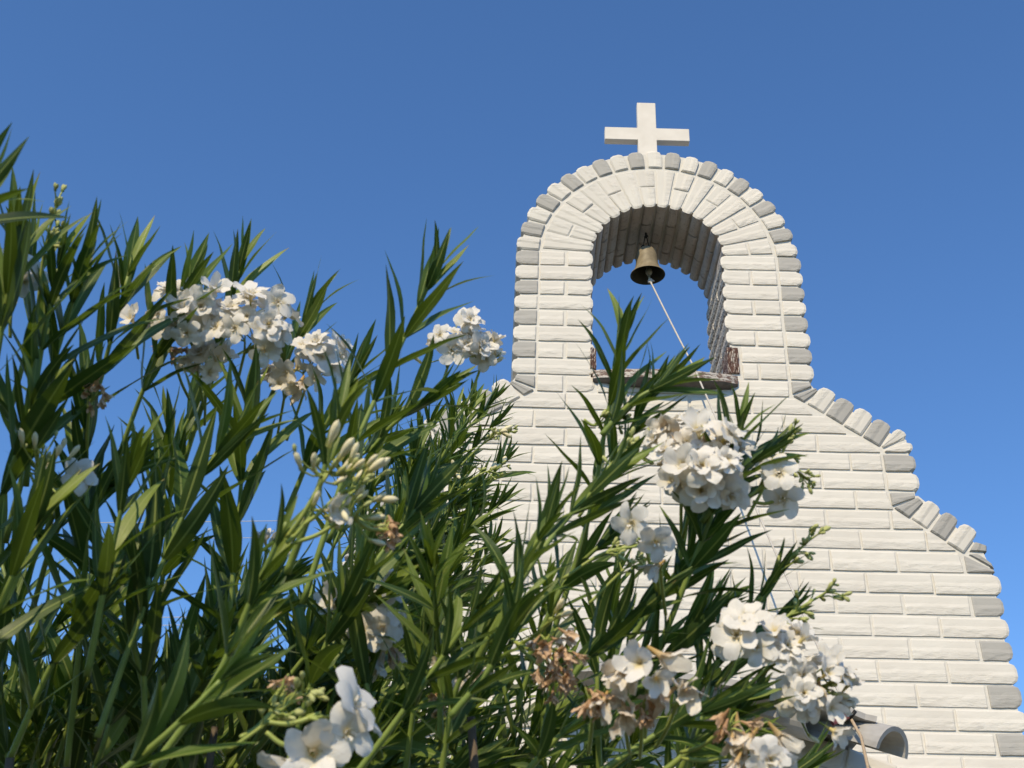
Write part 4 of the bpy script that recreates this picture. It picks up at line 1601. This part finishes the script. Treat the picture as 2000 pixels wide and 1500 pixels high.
Cr((1595, 1370, 1.4), .044, 10, ('double', 'cup', 'limp'), (1470, 1380, 1.45), buds=1)
Cr((1630, 1335, 1.4), .026, 1, ('cup',), (1520, 1360, 1.45), buds=7, small=6)
Cr((1265, 1310, 1.2), .022, 5, ('limp', 'cup'), (1260, 1440, 1.25), scale=1.05)
Cr((1330, 1360, 1.2), .016, 2, ('open', 'limp'), (1280, 1460, 1.25), scale=1.1)
Cr((1215, 1375, 1.2), .016, 3, ('limp',), (1230, 1470, 1.25))
Cr((1085, 1275, 1.25), .024, 13, ('dry',), (1000, 1250, 1.3), scale=.68, hemi=-.8)
Cr((1100, 1325, 1.25), .016, 6, ('dry',), (1010, 1260, 1.3), scale=.7, hemi=-.8)
Cr((1160, 1370, 1.2), .012, 5, ('dry',), (1150, 1470, 1.25), scale=.65, hemi=-.8)
Cr((1255, 1395, 1.2), .012, 5, ('dry',), (1250, 1480, 1.25), scale=.65, hemi=-.8)
Cr((1465, 1475, 1.2), .030, 7, ('double', 'limp'), (1330, 1480, 1.25))
Cr((1425, 1420, 1.2), .018, 5, ('dry', 'limp', 'dry'), (1330, 1470, 1.25), scale=.8, hemi=-.5)
Cr((880, 1320, 1.5), .026, 5, ('limp', 'open'), (850, 1430, 1.5))
Cr((870, 1370, 1.5), .016, 4, ('dry', 'limp'), (850, 1440, 1.5), scale=.8)
Cr((1085, 1205, 1.25), .008, 0, W_, (1010, 1260, 1.3), buds=2, small=2, scale=1.1)
for pts, n in (([(1150, 960, 1.5), (1200, 900, 1.5), (1240, 860, 1.5)], 10), ([(1130, 1010, 1.5), (1190, 930, 1.5), (1275, 870, 1.5)], 9),
               ([(1100, 1130, 1.45), (1180, 1080, 1.45), (1260, 1065, 1.45)], 8), ([(1150, 1180, 1.45), (1210, 1120, 1.45), (1235, 1100, 1.45)], 7),
               ([(1440, 1260, 1.5), (1510, 1130, 1.5), (1585, 1050, 1.5)], 12), ([(1430, 1300, 1.5), (1530, 1210, 1.5), (1625, 1150, 1.5)], 14),
               ([(1460, 1010, 1.5), (1510, 920, 1.5), (1545, 850, 1.5)], 10), ([(1480, 960, 1.5), (1540, 910, 1.5), (1565, 930, 1.5)], 10),
               ([(1140, 820, 1.6), (1165, 830, 1.6), (1225, 800, 1.6)], 7)):
    RIGHT_.spike(pts, n, .024)
for pts, n in (([(880, 930, 2.6), (940, 870, 2.6), (990, 840, 2.6)], 14), ([(880, 970, 2.6), (930, 930, 2.6), (970, 915, 2.6)], 10), ([(850, 1020, 2.6), (880, 960, 2.6), (890, 940, 2.6)], 8)):
    FAR.spike(pts, n, .035, big=2)

# ---- leafy growth below the picture
for sh, cx_, cy_ in ((LEFT, -.45, -2.45), (RIGHT_, .22, -2.35), (FAR, -.25, -1.2)):
    for k in range(26):
        b = Vector((cx_ + fr.uniform(-.4, .4), cy_ + fr.uniform(-.25, .25), fr.uniform(.3, 1.1)))
        e = b + Vector((fr.uniform(-.25, .25), fr.uniform(-.2, .2), fr.uniform(.55, .8)))
        sh.shoot([b, b.lerp(e, .5) + Vector((fr.uniform(-.04, .04), 0, 0)), e], .12, .04, .12)

# ---- thicker stems down to the ground
LEFT.trunk([(130, 1500, 1.5), (420, 1420, 1.6), (300, 1500, 1.3), (560, 1500, 1.5), (20, 1480, 1.4), (700, 1600, 1.7), (200, 1640, 1.9)])
RIGHT_.trunk([(1170, 1510, 1.4), (920, 1400, 1.45), (1250, 1500, 1.5), (790, 1520, 1.5), (1000, 1540, 1.4)])
FAR.trunk([(720, 1360, 2.8), (800, 1280, 2.7), (760, 1200, 2.8), (650, 1400, 2.9)])

# ---- leaves: those that show largest are parts of their own, the rest of each bush is one mass
shrubs = (LEFT, RIGHT_, FAR)
allv, allf, owner = [], [], []
base = 0
for si, s in enumerate(shrubs):
    s.co = []
    for li, (vi, M, _) in enumerate(s.leaves):
        A = np.array(M)
        c = LEAF_CO[vi] @ A[:3, :3].T + A[:3, 3]
        s.co.append(c)
        allv.append(c)
        allf.append(LEAF_F + base)
        base += len(c)
        owner.append((si, li))
V = np.concatenate(allv)
Fc = np.concatenate(allf)
bvh = BVHTree.FromPolygons([tuple(p) for p in V], [tuple(f) for f in Fc.tolist()])
nf = len(LEAF_F)
score = {}
for idx, (si, li) in enumerate(owner):
    c = shrubs[si].co[li]
    hit = tot = 0
    pa, pb = pix(Vector(c[2])), pix(Vector(c[-3]))
    size = math.hypot(pa[0] - pb[0], pa[1] - pb[1])
    for row_ in (1, 3, 5, 7, 9):
        for cc in (1, 3):
            p = Vector(c[row_ * 5 + cc])
            x, y, z = pix(p)
            tot += 1
            if not (0 < x < 2000 and 0 < y < 1500):
                continue
            d = (p - CAM)
            h = bvh.ray_cast(CAM, d.normalized(), d.length + 0.02)
            if h[2] is not None and (h[2] // nf == idx or h[3] > d.length - 0.003):
                hit += 1
    score[(si, li)] = size * hit / tot
for si, s in enumerate(shrubs):
    order = sorted(range(len(s.leaves)), key=lambda li: -score[(si, li)])
    keep = [li for li in order[:298] if score[(si, li)] > 4]
    ks = set(keep)
    for li in keep:
        vi, M, shade = s.leaves[li]
        o = bpy.data.objects.new('leaf', LEAF_ME[vi])
        COL.objects.link(o)
        o.parent = s.root
        o.matrix_parent_inverse = Matrix.Translation(-Vector(s.root.location))
        o.matrix_basis = M
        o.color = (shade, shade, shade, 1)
    rest = [li for li in range(len(s.leaves)) if li not in ks]
    m = MB()
    cs = np.concatenate([s.co[li] for li in rest])
    me = bpy.data.meshes.new('foliage')
    nl = len(rest)
    nvp = len(LEAF_CO[0])
    ff = np.concatenate([LEAF_F + k * nvp for k in range(nl)])
    me.vertices.add(len(cs))
    me.vertices.foreach_set('co', cs.astype(np.float32).ravel())
    me.loops.add(ff.size)
    me.loops.foreach_set('vertex_index', ff.ravel().astype(np.int32))
    me.polygons.add(len(ff))
    me.polygons.foreach_set('loop_start', np.arange(0, ff.size, 4, dtype=np.int32))
    me.update(calc_edges=True)
    uvl = me.uv_layers.new(name='UVMap')
    uvl.data.foreach_set('uv', np.tile(LEAF_UV, (nl, 1))[ff.ravel()].ravel())
    ra = me.attributes.new('rnd', 'FLOAT', 'POINT')
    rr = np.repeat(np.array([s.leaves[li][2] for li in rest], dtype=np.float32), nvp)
    ra.data.foreach_set('value', rr)
    me.polygons.foreach_set('use_smooth', [True] * len(ff))
    me.materials.append(M_LEAF)
    me.update()
    o = link_mesh('foliage', me, s.root)
    o['kind'] = 'stuff'
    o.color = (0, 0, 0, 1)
    print('shrub', si, 'leaves', len(s.leaves), 'parts', len(keep))
